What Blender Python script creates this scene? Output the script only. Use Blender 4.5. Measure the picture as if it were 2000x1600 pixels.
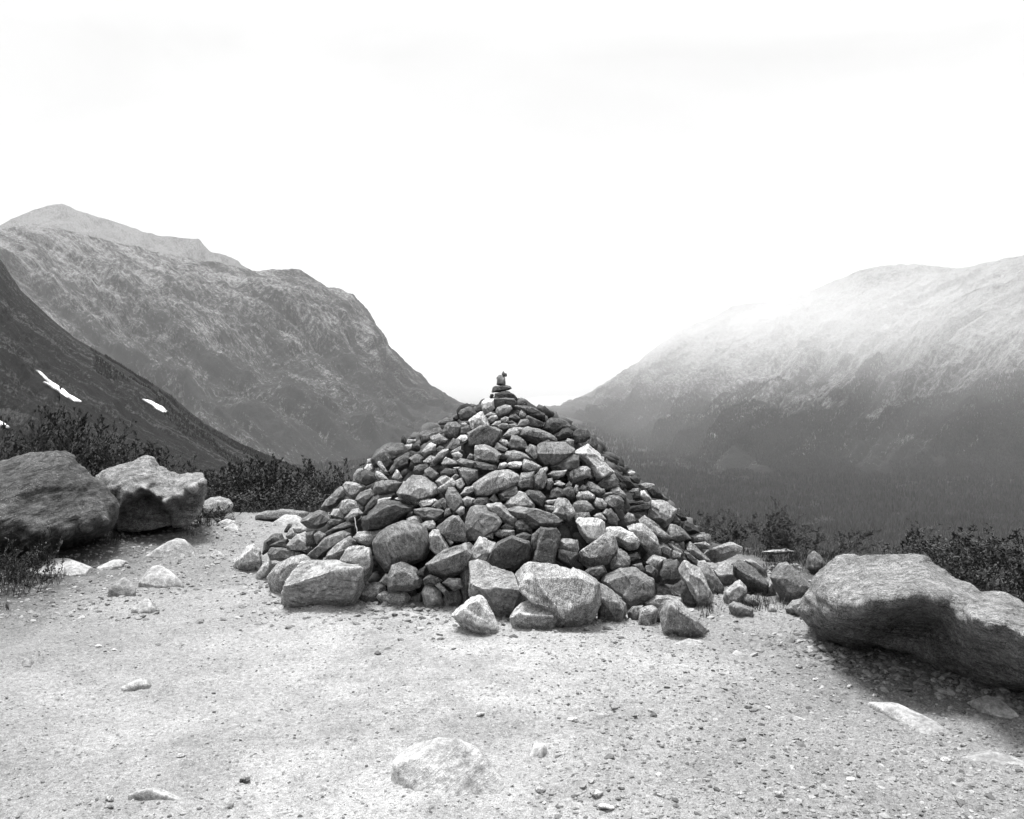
import bpy, bmesh, math, random
import numpy as np
from mathutils import Vector
from mathutils.bvhtree import BVHTree
from mathutils.geometry import delaunay_2d_cdt

for o in list(bpy.data.objects):
    bpy.data.objects.remove(o)
random.seed(7)
S = bpy.context.scene
COL = S.collection

# ------------------------------------------------------------------ camera, sky, sun, exposure
F = 1880.0            # focal length in pixels of a 2000 px wide picture
HZ = 705.0            # picture row of the horizon
HC = 1.6              # camera height
cam_d = bpy.data.cameras.new('camera')
cam_d.sensor_fit = 'HORIZONTAL'
cam_d.sensor_width = 36.0
cam_d.lens = 36.0 * F / 2000.0
cam_d.shift_y = -(800.0 - HZ) / 2000.0
cam_d.clip_start = 0.05
cam_d.clip_end = 90000.0
cam = bpy.data.objects.new('camera', cam_d)
COL.objects.link(cam)
cam.location = (0, 0, HC)
cam.rotation_euler = (math.radians(90), 0, 0)
S.camera = cam

SUN_EL, SUN_AZ = math.radians(75), math.radians(-40)     # azimuth from +Y towards +X: behind the cairn, to the left
W = bpy.data.worlds.new('World')
S.world = W
W.use_nodes = True
nt = W.node_tree
nt.nodes.clear()
sky = nt.nodes.new('ShaderNodeTexSky')
sky.sky_type = 'NISHITA'
sky.sun_disc = False
sky.sun_elevation = SUN_EL
sky.sun_rotation = SUN_AZ
bw = nt.nodes.new('ShaderNodeRGBToBW')
nt.links.new(sky.outputs[0], bw.inputs[0])
tc = nt.nodes.new('ShaderNodeTexCoord')
mp = nt.nodes.new('ShaderNodeMapping')
mp.inputs['Scale'].default_value = (1.0, 1.0, 3.2)
nz = nt.nodes.new('ShaderNodeTexNoise')
nz.inputs['Scale'].default_value = 1.7
nz.inputs['Detail'].default_value = 7
nz.inputs['Roughness'].default_value = 0.55
nz.inputs['Distortion'].default_value = 0.5
nt.links.new(tc.outputs['Generated'], mp.inputs[0])
nt.links.new(mp.outputs[0], nz.inputs['Vector'])
ramp = nt.nodes.new('ShaderNodeMapRange')          # the closed cloud cover: a little thinner here and there
ramp.inputs[1].default_value = 0.3
ramp.inputs[2].default_value = 0.7
ramp.inputs[3].default_value = 10.0
ramp.inputs[4].default_value = 12.4
nt.links.new(nz.outputs[0], ramp.inputs[0])
sepz = nt.nodes.new('ShaderNodeSeparateXYZ')         # an overcast sky is about three times as bright overhead as at the horizon
nt.links.new(tc.outputs['Generated'], sepz.inputs[0])
zen = nt.nodes.new('ShaderNodeMapRange')
zen.inputs[1].default_value = 0.3
zen.inputs[2].default_value = 1.0
zen.inputs[3].default_value = 0.93
zen.inputs[4].default_value = 3.0
nt.links.new(sepz.outputs[2], zen.inputs[0])
mul = nt.nodes.new('ShaderNodeMath')
mul.operation = 'MULTIPLY'
nt.links.new(ramp.outputs[0], mul.inputs[0])
nt.links.new(zen.outputs[0], mul.inputs[1])
mix = nt.nodes.new('ShaderNodeMix')
mix.data_type = 'FLOAT'
mix.inputs[0].default_value = 0.88
nt.links.new(bw.outputs[0], mix.inputs[2])
nt.links.new(mul.outputs[0], mix.inputs[3])
bg = nt.nodes.new('ShaderNodeBackground')
bg.inputs['Strength'].default_value = 0.05
nt.links.new(mix.outputs[0], bg.inputs['Color'])
wo = nt.nodes.new('ShaderNodeOutputWorld')
nt.links.new(bg.outputs[0], wo.inputs['Surface'])

sun_d = bpy.data.lights.new('sun', 'SUN')
sun_d.energy = 5.0
sun_d.angle = math.radians(20)
sun_d.color = (1, 1, 1)
sun = bpy.data.objects.new('sun', sun_d)
COL.objects.link(sun)
sd = Vector((math.sin(SUN_AZ) * math.cos(SUN_EL), math.cos(SUN_AZ) * math.cos(SUN_EL), math.sin(SUN_EL)))
sun.rotation_euler = sd.to_track_quat('Z', 'Y').to_euler()
sun.location = sd * 60

S.view_settings.view_transform = 'Standard'
S.view_settings.look = 'None'
S.view_settings.exposure = 0.9
S.view_settings.gamma = 1.0
S.view_settings.use_curve_mapping = False
S.cycles.max_bounces = 8
S.cycles.diffuse_bounces = 3
S.cycles.volume_bounces = 3
S.cycles.transparent_max_bounces = 12

# ------------------------------------------------------------------ helpers
def ray(px, py):
    return np.array([(px - 1000.0) / F, 1.0, (HZ - py) / F])

def at(px, py, D):
    return np.array([0, 0, HC]) + ray(px, py) * D

_rs = np.random.RandomState(11)
_perm = np.concatenate([_rs.permutation(512)] * 3)
_val = _rs.rand(512) * 2 - 1

def vnoise(p):
    """Value noise of an n x 3 array, -1..1."""
    p = np.asarray(p, float)
    i = np.floor(p).astype(np.int64)
    f = p - i
    f = f * f * f * (f * (f * 6 - 15) + 10)
    i &= 511
    def h(dx, dy, dz):
        return _val[_perm[_perm[_perm[(i[:, 0] + dx) & 511] + ((i[:, 1] + dy) & 511)] + ((i[:, 2] + dz) & 511)] & 511]
    x, y, z = f[:, 0], f[:, 1], f[:, 2]
    a = h(0, 0, 0) * (1 - x) + h(1, 0, 0) * x
    b = h(0, 1, 0) * (1 - x) + h(1, 1, 0) * x
    c = h(0, 0, 1) * (1 - x) + h(1, 0, 1) * x
    d = h(0, 1, 1) * (1 - x) + h(1, 1, 1) * x
    return (a * (1 - y) + b * y) * (1 - z) + (c * (1 - y) + d * y) * z

def fbm(p, octv=4, gain=0.5, lac=2.03):
    p = np.asarray(p, float)
    s, a = 0, 1.0
    for k in range(octv):
        s = s + a * vnoise(p + 17.3 * k)
        p = p * lac
        a *= gain
    return s

def mesh_np(name, V, faces, mat=None, smooth=True, uv=None):
    """V n x 3, faces m x k (all the same k)."""
    me = bpy.data.meshes.new(name)
    V = np.ascontiguousarray(V, dtype=np.float32)
    faces = np.ascontiguousarray(faces, dtype=np.int32)
    m, k = faces.shape
    me.vertices.add(len(V))
    me.vertices.foreach_set('co', V.ravel())
    me.loops.add(m * k)
    me.loops.foreach_set('vertex_index', faces.ravel())
    me.polygons.add(m)
    me.polygons.foreach_set('loop_start', np.arange(0, m * k, k, dtype=np.int32))
    me.polygons.foreach_set('use_smooth', np.full(m, smooth, dtype=bool))
    if uv is not None:
        l = me.uv_layers.new(name='UVMap')
        l.data.foreach_set('uv', np.ascontiguousarray(uv[faces.ravel()], dtype=np.float32).ravel())
    me.update(calc_edges=True)
    if mat:
        me.materials.append(mat)
    return me

def link(name, me, parent=None, loc=(0, 0, 0)):
    o = bpy.data.objects.new(name, me)
    COL.objects.link(o)
    o.location = loc
    if parent:
        o.parent = parent
    return o

def tag(o, label=None, cat=None, group=None, kind=None):
    for k, v in (('label', label), ('category', cat), ('group', group), ('kind', kind)):
        if v:
            o[k] = v
    return o

def ico(level):
    bm = bmesh.new()
    bmesh.ops.create_icosphere(bm, subdivisions=level, radius=1)
    V = np.array([v.co[:] for v in bm.verts])
    Fc = np.array([[v.index for v in f.verts] for f in bm.faces])
    bm.free()
    return V, Fc
ICO = {k: ico(k) for k in (1, 2, 3, 4, 5, 6)}

def vertex_normals(V, Fc):
    n = np.cross(V[Fc[:, 1]] - V[Fc[:, 0]], V[Fc[:, 2]] - V[Fc[:, 0]])
    N = np.zeros_like(V)
    for k in range(Fc.shape[1]):
        np.add.at(N, Fc[:, k], n)
    return N / np.maximum(np.linalg.norm(N, axis=1, keepdims=True), 1e-12)

# ------------------------------------------------------------------ materials
class Mat:
    def __init__(self, name, rough=0.95):
        self.m = bpy.data.materials.new(name)
        self.m.use_nodes = True
        self.t = self.m.node_tree
        self.b = self.t.nodes['Principled BSDF']
        self.b.inputs['Roughness'].default_value = rough
        self.b.inputs['Specular IOR Level'].default_value = 0.15
    def n(self, typ, **kw):
        nd = self.t.nodes.new('ShaderNode' + typ)
        for k, v in kw.items():
            setattr(nd, k, v)
        return nd
    def put(self, sock, v):
        if isinstance(v, (int, float)):
            sock.default_value = v if sock.type in ('VALUE', 'INT') else ((v, v, v, 1) if sock.type == 'RGBA' else (v, v, v))
        elif isinstance(v, tuple):
            sock.default_value = v
        else:
            self.t.links.new(v, sock)
    def coord(self, kind='Object', scale=(1, 1, 1), rot=(0, 0, 0), loc=(0, 0, 0)):
        c = self.n('TexCoord')
        mp = self.n('Mapping')
        self.t.links.new(c.outputs[kind], mp.inputs[0])
        mp.inputs['Scale'].default_value = scale
        mp.inputs['Rotation'].default_value = rot
        self.put(mp.inputs['Location'], loc)
        return mp.outputs[0]
    def turned(self, vec, rot, scale):
        r = self.n('Mapping')
        self.put(r.inputs[0], vec)
        r.inputs['Rotation'].default_value = rot
        c = self.n('Mapping')
        self.put(c.inputs[0], r.outputs[0])
        c.inputs['Scale'].default_value = scale
        return c.outputs[0]
    def noise(self, vec, scale, detail=4, rough=0.55, dist=0.0):
        nd = self.n('TexNoise')
        self.put(nd.inputs['Vector'], vec)
        nd.inputs['Scale'].default_value = scale
        nd.inputs['Detail'].default_value = detail
        nd.inputs['Roughness'].default_value = rough
        nd.inputs['Distortion'].default_value = dist
        return nd.outputs[0]
    def rng(self, v, a, b, c, d):
        nd = self.n('MapRange')
        self.put(nd.inputs[0], v)
        for i, x in enumerate((a, b, c, d)):
            self.put(nd.inputs[i + 1], x)
        return nd.outputs[0]
    def op(self, o, a, b=0.0, c=0.0):
        nd = self.n('Math', operation=o)
        self.put(nd.inputs[0], a)
        self.put(nd.inputs[1], b)
        self.put(nd.inputs[2], c)
        return nd.outputs[0]
    def mix(self, f, a, b):
        nd = self.n('Mix', data_type='FLOAT')
        self.put(nd.inputs[0], f)
        self.put(nd.inputs[2], a)
        self.put(nd.inputs[3], b)
        return nd.outputs[0]
    def bump(self, h, strength, dist, nrm=None):
        nd = self.n('Bump')
        self.put(nd.inputs['Height'], h)
        nd.inputs['Strength'].default_value = strength
        nd.inputs['Distance'].default_value = dist
        if nrm is not None:
            self.t.links.new(nrm, nd.inputs['Normal'])
        return nd.outputs[0]
    def done(self, val, nrm=None):
        c = self.n('CombineColor')
        for i in range(3):
            self.put(c.inputs[i], val)
        self.t.links.new(c.outputs[0], self.b.inputs['Base Color'])
        if nrm is not None:
            self.t.links.new(nrm, self.b.inputs['Normal'])
        return self.m

def stone_material(name, band=0.10, size=1.0, grain=0.95, bedded=False, flecks=1.0):
    m = Mat(name)
    info = m.n('ObjectInfo')
    base = m.n('RGBToBW')
    m.t.links.new(info.outputs['Color'], base.inputs[0])
    base = base.outputs[0]
    rnd = info.outputs['Random']
    off = m.n('CombineXYZ')
    m.put(off.inputs[0], m.op('MULTIPLY', rnd, 37.0))
    m.put(off.inputs[1], m.op('MULTIPLY', rnd, 91.0))
    co = m.coord('Object', loc=off.outputs[0])
    # bedding direction differs from stone to stone
    rot = m.n('VectorRotate', rotation_type='EULER_XYZ')
    m.put(rot.inputs[0], co)
    e = m.n('CombineXYZ')
    m.put(e.inputs[0], m.op('MULTIPLY', m.op('FRACT', m.op('MULTIPLY', rnd, 13.0)), 2.0))
    m.put(e.inputs[1], m.op('MULTIPLY', m.op('FRACT', m.op('MULTIPLY', rnd, 29.0)), 2.0))
    m.t.links.new(e.outputs[0], rot.inputs['Rotation'])
    st = m.n('Mapping')
    m.t.links.new(rot.outputs[0], st.inputs[0])
    if bedded:
        for l in list(rot.inputs['Rotation'].links):
            m.t.links.remove(l)
        rot.inputs['Rotation'].default_value = bedded
        band_k = 1.0
    else:
        band_k = m.op('MULTIPLY', m.op('FRACT', m.op('MULTIPLY', rnd, 53.0)), 2.4)
    st.inputs['Scale'].default_value = (2.2, 2.2, 13)
    bands = m.noise(st.outputs[0], 5 / size, 5, 0.65, 0.6)
    big = m.noise(co, 7 / size, 4, 0.6, 0.3)
    mid = m.noise(co, 38 / size, 4, 0.7)
    fine = m.noise(co, 170 / size, 4, 0.85)
    spk = m.noise(co, 110 / size, 2, 0.6)
    v = m.rng(big, 0.28, 0.72, 0.62, 1.32)
    v = m.op('MULTIPLY', v, m.rng(mid, 0.3, 0.7, 0.55, 1.45))
    v = m.op('MULTIPLY', v, m.op('ADD', 1.0, m.op('MULTIPLY', m.rng(bands, 0.35, 0.65, -band, band), band_k)))
    gk = m.rng(m.op('FRACT', m.op('MULTIPLY', rnd, 71.0)), 0, 1, 0.4, 1.25)
    v = m.op('MULTIPLY', v, m.op('MAXIMUM', 0.15, m.op('ADD', 1.0, m.op('MULTIPLY', m.rng(fine, 0.32, 0.68, -grain, grain), gk))))
    pt = m.n('NewGeometry')                             # edges knocked pale by handling
    v = m.op('MULTIPLY', v, m.rng(pt.outputs['Pointiness'], 0.50, 0.56, 1.0, 1.55))
    v = m.op('MULTIPLY', v, base)
    lich = m.op('MULTIPLY', m.rng(spk, 0.62, 0.68, 0, 1), m.rng(big, 0.45, 0.6, 0, 0.55 * flecks))     # pale lichen flecks
    v = m.mix(lich, v, 0.36)
    drk = m.op('MULTIPLY', m.rng(spk, 0.36, 0.31, 0, 1), m.rng(big, 0.55, 0.4, 0, 0.7 * flecks))      # dark lichen flecks
    v = m.mix(drk, v, 0.02)
    crack = m.rng(m.op('ABSOLUTE', m.op('SUBTRACT', m.noise(st.outputs[0], 2.6 / size, 5, 0.6, 0.8), 0.5)), 0.0, 0.012, 1 - 0.65 * flecks, 1.0)
    v = m.op('MULTIPLY', v, crack)
    h = m.op('ADD', m.op('MULTIPLY', bands, 0.5), m.op('ADD', m.op('MULTIPLY', mid, 0.8), m.op('MULTIPLY', fine, 0.22)))
    h = m.op('ADD', h, m.op('MULTIPLY', crack, 0.35))
    nrm = m.bump(h, 0.85, 0.018 * size)
    return m.done(v, nrm)

MAT_STONE = stone_material('cairn_stone')
MAT_BOULDER = stone_material('boulder_stone', band=0.13, size=1.5, grain=0.8, bedded=(0.2, -0.1, 0))
MAT_CLEAVED = stone_material('cleaved_stone', band=0.42, size=1.7, grain=0.7, bedded=(0.2, 0.5, 0))
MAT_PALE = stone_material('trodden_rock', band=0.04, size=1.0, grain=0.35, flecks=0.25)

def leaf_material(name, a, b):
    m = Mat(name, 0.6)
    info = m.n('ObjectInfo')
    co = m.coord('Object')
    v = m.rng(m.noise(co, 24, 3, 0.7), 0.3, 0.7, a, b)
    v = m.op('MULTIPLY', v, m.rng(info.outputs['Random'], 0, 1, 0.8, 1.25))
    m.b.inputs['Specular IOR Level'].default_value = 0.3
    return m.done(v)
MAT_LEAF = leaf_material('willow_leaf', 0.003, 0.022)
MAT_NEEDLE = leaf_material('needle', 0.008, 0.020)
m_ = Mat('bark')
MAT_BARK = m_.done(m_.rng(m_.noise(m_.coord('Object', scale=(1, 1, 0.2)), 60, 4), 0.3, 0.7, 0.02, 0.07))

def ground_material():
    m = Mat('trodden_gravel')
    co = m.coord('Object')
    sep = m.n('SeparateXYZ')
    m.t.links.new(co, sep.inputs[0])
    big = m.noise(co, 0.55, 4, 0.55, 0.4)
    mid = m.noise(co, 3.5, 5, 0.65, 0.3)
    gr = m.noise(co, 45, 4, 0.75)
    fine = m.noise(co, 190, 3, 0.8)
    vor = m.n('TexVoronoi', feature='F1')
    m.put(vor.inputs['Vector'], co)
    vor.inputs['Scale'].default_value = 62
    vor.inputs['Randomness'].default_value = 1
    # coarser, darker gravel towards the right and the far left; fine pale silt on the trodden middle
    side = m.rng(m.op('ADD', m.op('ABSOLUTE', m.op('ADD', sep.outputs[0], 0.35)), m.op('MULTIPLY', m.op('SUBTRACT', mid, 0.5), 2.2)), 0.6, 3.2, 0, 1)
    base = m.mix(side, 0.268, 0.152)
    base = m.op('MULTIPLY', base, m.rng(big, 0.3, 0.7, 0.64, 1.24))
    base = m.op('MULTIPLY', base, m.rng(mid, 0.3, 0.7, 0.76, 1.2))
    base = m.op('MULTIPLY', base, m.rng(gr, 0.3, 0.7, 0.58, 1.32))
    base = m.op('MULTIPLY', base, m.rng(fine, 0.32, 0.68, 0.45, 1.5))
    # scattered grit: small darker and paler stones set in the silt
    cell = m.n('SeparateColor')
    m.t.links.new(vor.outputs['Color'], cell.inputs[0])
    chip = m.op('MULTIPLY', m.rng(vor.outputs['Distance'], 0.32, 0.42, 1, 0), m.rng(cell.outputs[0], m.mix(side, 0.86, 0.55), 1.0, 0.0, 1.0))
    chip = m.rng(chip, 0.05, 0.2, 0, 0.8)
    base = m.mix(chip, base, m.rng(cell.outputs[1], 0, 1, 0.07, 0.32))
    # humus and needles beyond the trodden ground (a real change of cover, by place)
    soil = m.rng(m.op('ADD', sep.outputs[1], m.op('MULTIPLY', m.op('SUBTRACT', mid, 0.5), 3.0)), 10.2, 11.4, 0, 1)
    lft = m.op('ADD', m.op('MULTIPLY', sep.outputs[0], -1.0), m.op('MULTIPLY', m.op('SUBTRACT', mid, 0.5), 1.6))
    soil2 = m.op('MULTIPLY', m.rng(lft, 2.75, 3.5, 0, 1), m.rng(sep.outputs[1], 4.6, 6.0, 0, 1))
    rgt = m.op('ADD', sep.outputs[0], m.op('MULTIPLY', m.op('SUBTRACT', mid, 0.5), 1.6))
    soil3 = m.op('MULTIPLY', m.rng(rgt, 1.6, 2.4, 0, 1), m.rng(sep.outputs[1], 6.3, 7.2, 0, 1))
    soil = m.op('MAXIMUM', soil, m.op('MAXIMUM', m.op('MULTIPLY', soil2, 0.85), soil3))
    base = m.mix(soil, base, m.op('MULTIPLY', m.rng(gr, 0.3, 0.7, 0.6, 1.5), 0.028))
    h = m.op('ADD', m.op('MULTIPLY', gr, 1.0), m.op('MULTIPLY', fine, 0.45))
    h = m.op('ADD', h, m.op('MULTIPLY', chip, 0.5))
    h = m.op('ADD', h, m.op('MULTIPLY', m.noise(co, 14, 4, 0.6), 1.6))
    return m.done(base, m.bump(h, 1.0, 0.014))
MAT_GROUND = ground_material()

def mountain_material(name, veg, rock, su, sv, rot, bias, streak=0.5, fine=1.0, treeline=None, soft=0.08):
    """veg / rock: albedo of heath or forest and of bare scree; su, sv: patch size along and down the slope (m)."""
    m = Mat(name)
    uv = m.turned(m.coord('UV'), (0, 0, rot), (1 / su, 1 / sv, 1))
    uvi = m.turned(m.coord('UV'), (0, 0, rot), (0.0105, 0.0048, 1))
    a = m.noise(uv, 1.0, 7, 0.68, 0.9)
    b = m.noise(uvi, 1.1, 8, 0.72, 0.5)
    c = m.noise(uvi, 9.0 * fine, 7, 0.85)
    x = m.op('ADD', m.op('MULTIPLY', a, streak), m.op('MULTIPLY', b, 1 - streak))
    x = m.op('ADD', x, m.op('MULTIPLY', m.op('SUBTRACT', c, 0.5), 0.95))
    if treeline:
        g = m.n('NewGeometry')
        s = m.n('SeparateXYZ')
        m.t.links.new(g.outputs['Position'], s.inputs[0])
        x = m.op('ADD', x, m.rng(s.outputs[2], treeline[0], treeline[1], -treeline[2], treeline[2]))
    f = m.rng(x, 0.54 - soft + bias, 0.54 + soft + bias, 0, 1)
    e = m.noise(uvi, 34.0 * fine, 4, 0.8)                # single bushes and blocks
    v = m.mix(f, m.op('MULTIPLY', m.rng(c, 0.3, 0.7, 0.5, 1.5), veg), m.op('MULTIPLY', m.rng(c, 0.3, 0.7, 0.65, 1.3), rock))
    v = m.op('MULTIPLY', v, m.rng(e, 0.36, 0.64, 0.45, 1.75))
    nrm = m.bump(m.op('ADD', b, m.op('MULTIPLY', c, 0.6)), 1.0, 24.0)
    return m.done(v, nrm)

# ------------------------------------------------------------------ ground near the camera
EDGE = [(-40, 13), (-9, 12.0), (-5, 11.6), (-2, 11.2), (-0.5, 10.6), (1.5, 9.6), (2.6, 8.9), (3.6, 8.2), (5, 7.4), (8, 6.4), (14, 4), (60, 0)]
EX, EY = np.array(EDGE, float).T
def ground_z(x, y, detail=True):
    x = np.asarray(x, float)
    y = np.asarray(y, float)
    s = y - np.interp(x, EX, EY)
    sp = np.log1p(np.exp(np.clip(s * 1.6, -30, 30))) / 1.6
    sp = np.where(s > 15, s, sp)
    z = -0.5 * sp
    z = z + 0.42 * np.clip((-x - 3.0) / 5.0, 0, 1) ** 1.3 * np.clip((y - 5.5) / 4, 0, 1) * np.clip(1 - s / 14, 0, 1)
    p = np.stack([x, y, 0 * x], -1).reshape(-1, 3)
    if detail:
        n = 0.030 * fbm(p * 0.6, 3) + 0.012 * fbm(p * 3.1 + 5, 3) * (1 + 0.6 * vnoise(p * 0.9))
        r = 1 - np.abs(fbm(p * 6.5 + 40, 3))
        n = n + 0.010 * r + 0.0055 * fbm(p * 24, 3) + 0.002 * vnoise(p * 90)
        z = z + n.reshape(z.shape) - 0.006
        z = z + np.where(s > 2, 0.15 * np.clip((s - 2) / 6, 0, 1) * vnoise(p * 0.8).reshape(z.shape) * 2, 0)
    return np.maximum(z, -297.0)

def build_ground():
    r1 = np.geomspace(0.9, 13, 620)
    r2 = np.geomspace(13.05, 900, 160)
    R = np.concatenate([r1, r2])
    A = np.linspace(math.radians(-88), math.radians(88), 1150)
    A = A * (0.35 + 0.65 * np.abs(A) / A.max()) if False else A
    rr, aa = np.meshgrid(R, A, indexing='ij')
    x = rr * np.sin(aa)
    y = rr * np.cos(aa)
    z = ground_z(x, y)
    V = np.stack([x, y, z], -1).reshape(-1, 3)
    n, k = len(R), len(A)
    i, j = np.meshgrid(np.arange(n - 1), np.arange(k - 1), indexing='ij')
    q = (i * k + j).ravel()
    Fc = np.stack([q, q + k, q + k + 1, q + 1], -1)[:, ::-1]
    o = link('ground', mesh_np('ground', V, Fc, MAT_GROUND))
    tag(o, 'pale trodden gravel clearing around the cairn', 'ground', kind='structure')
build_ground()
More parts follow.
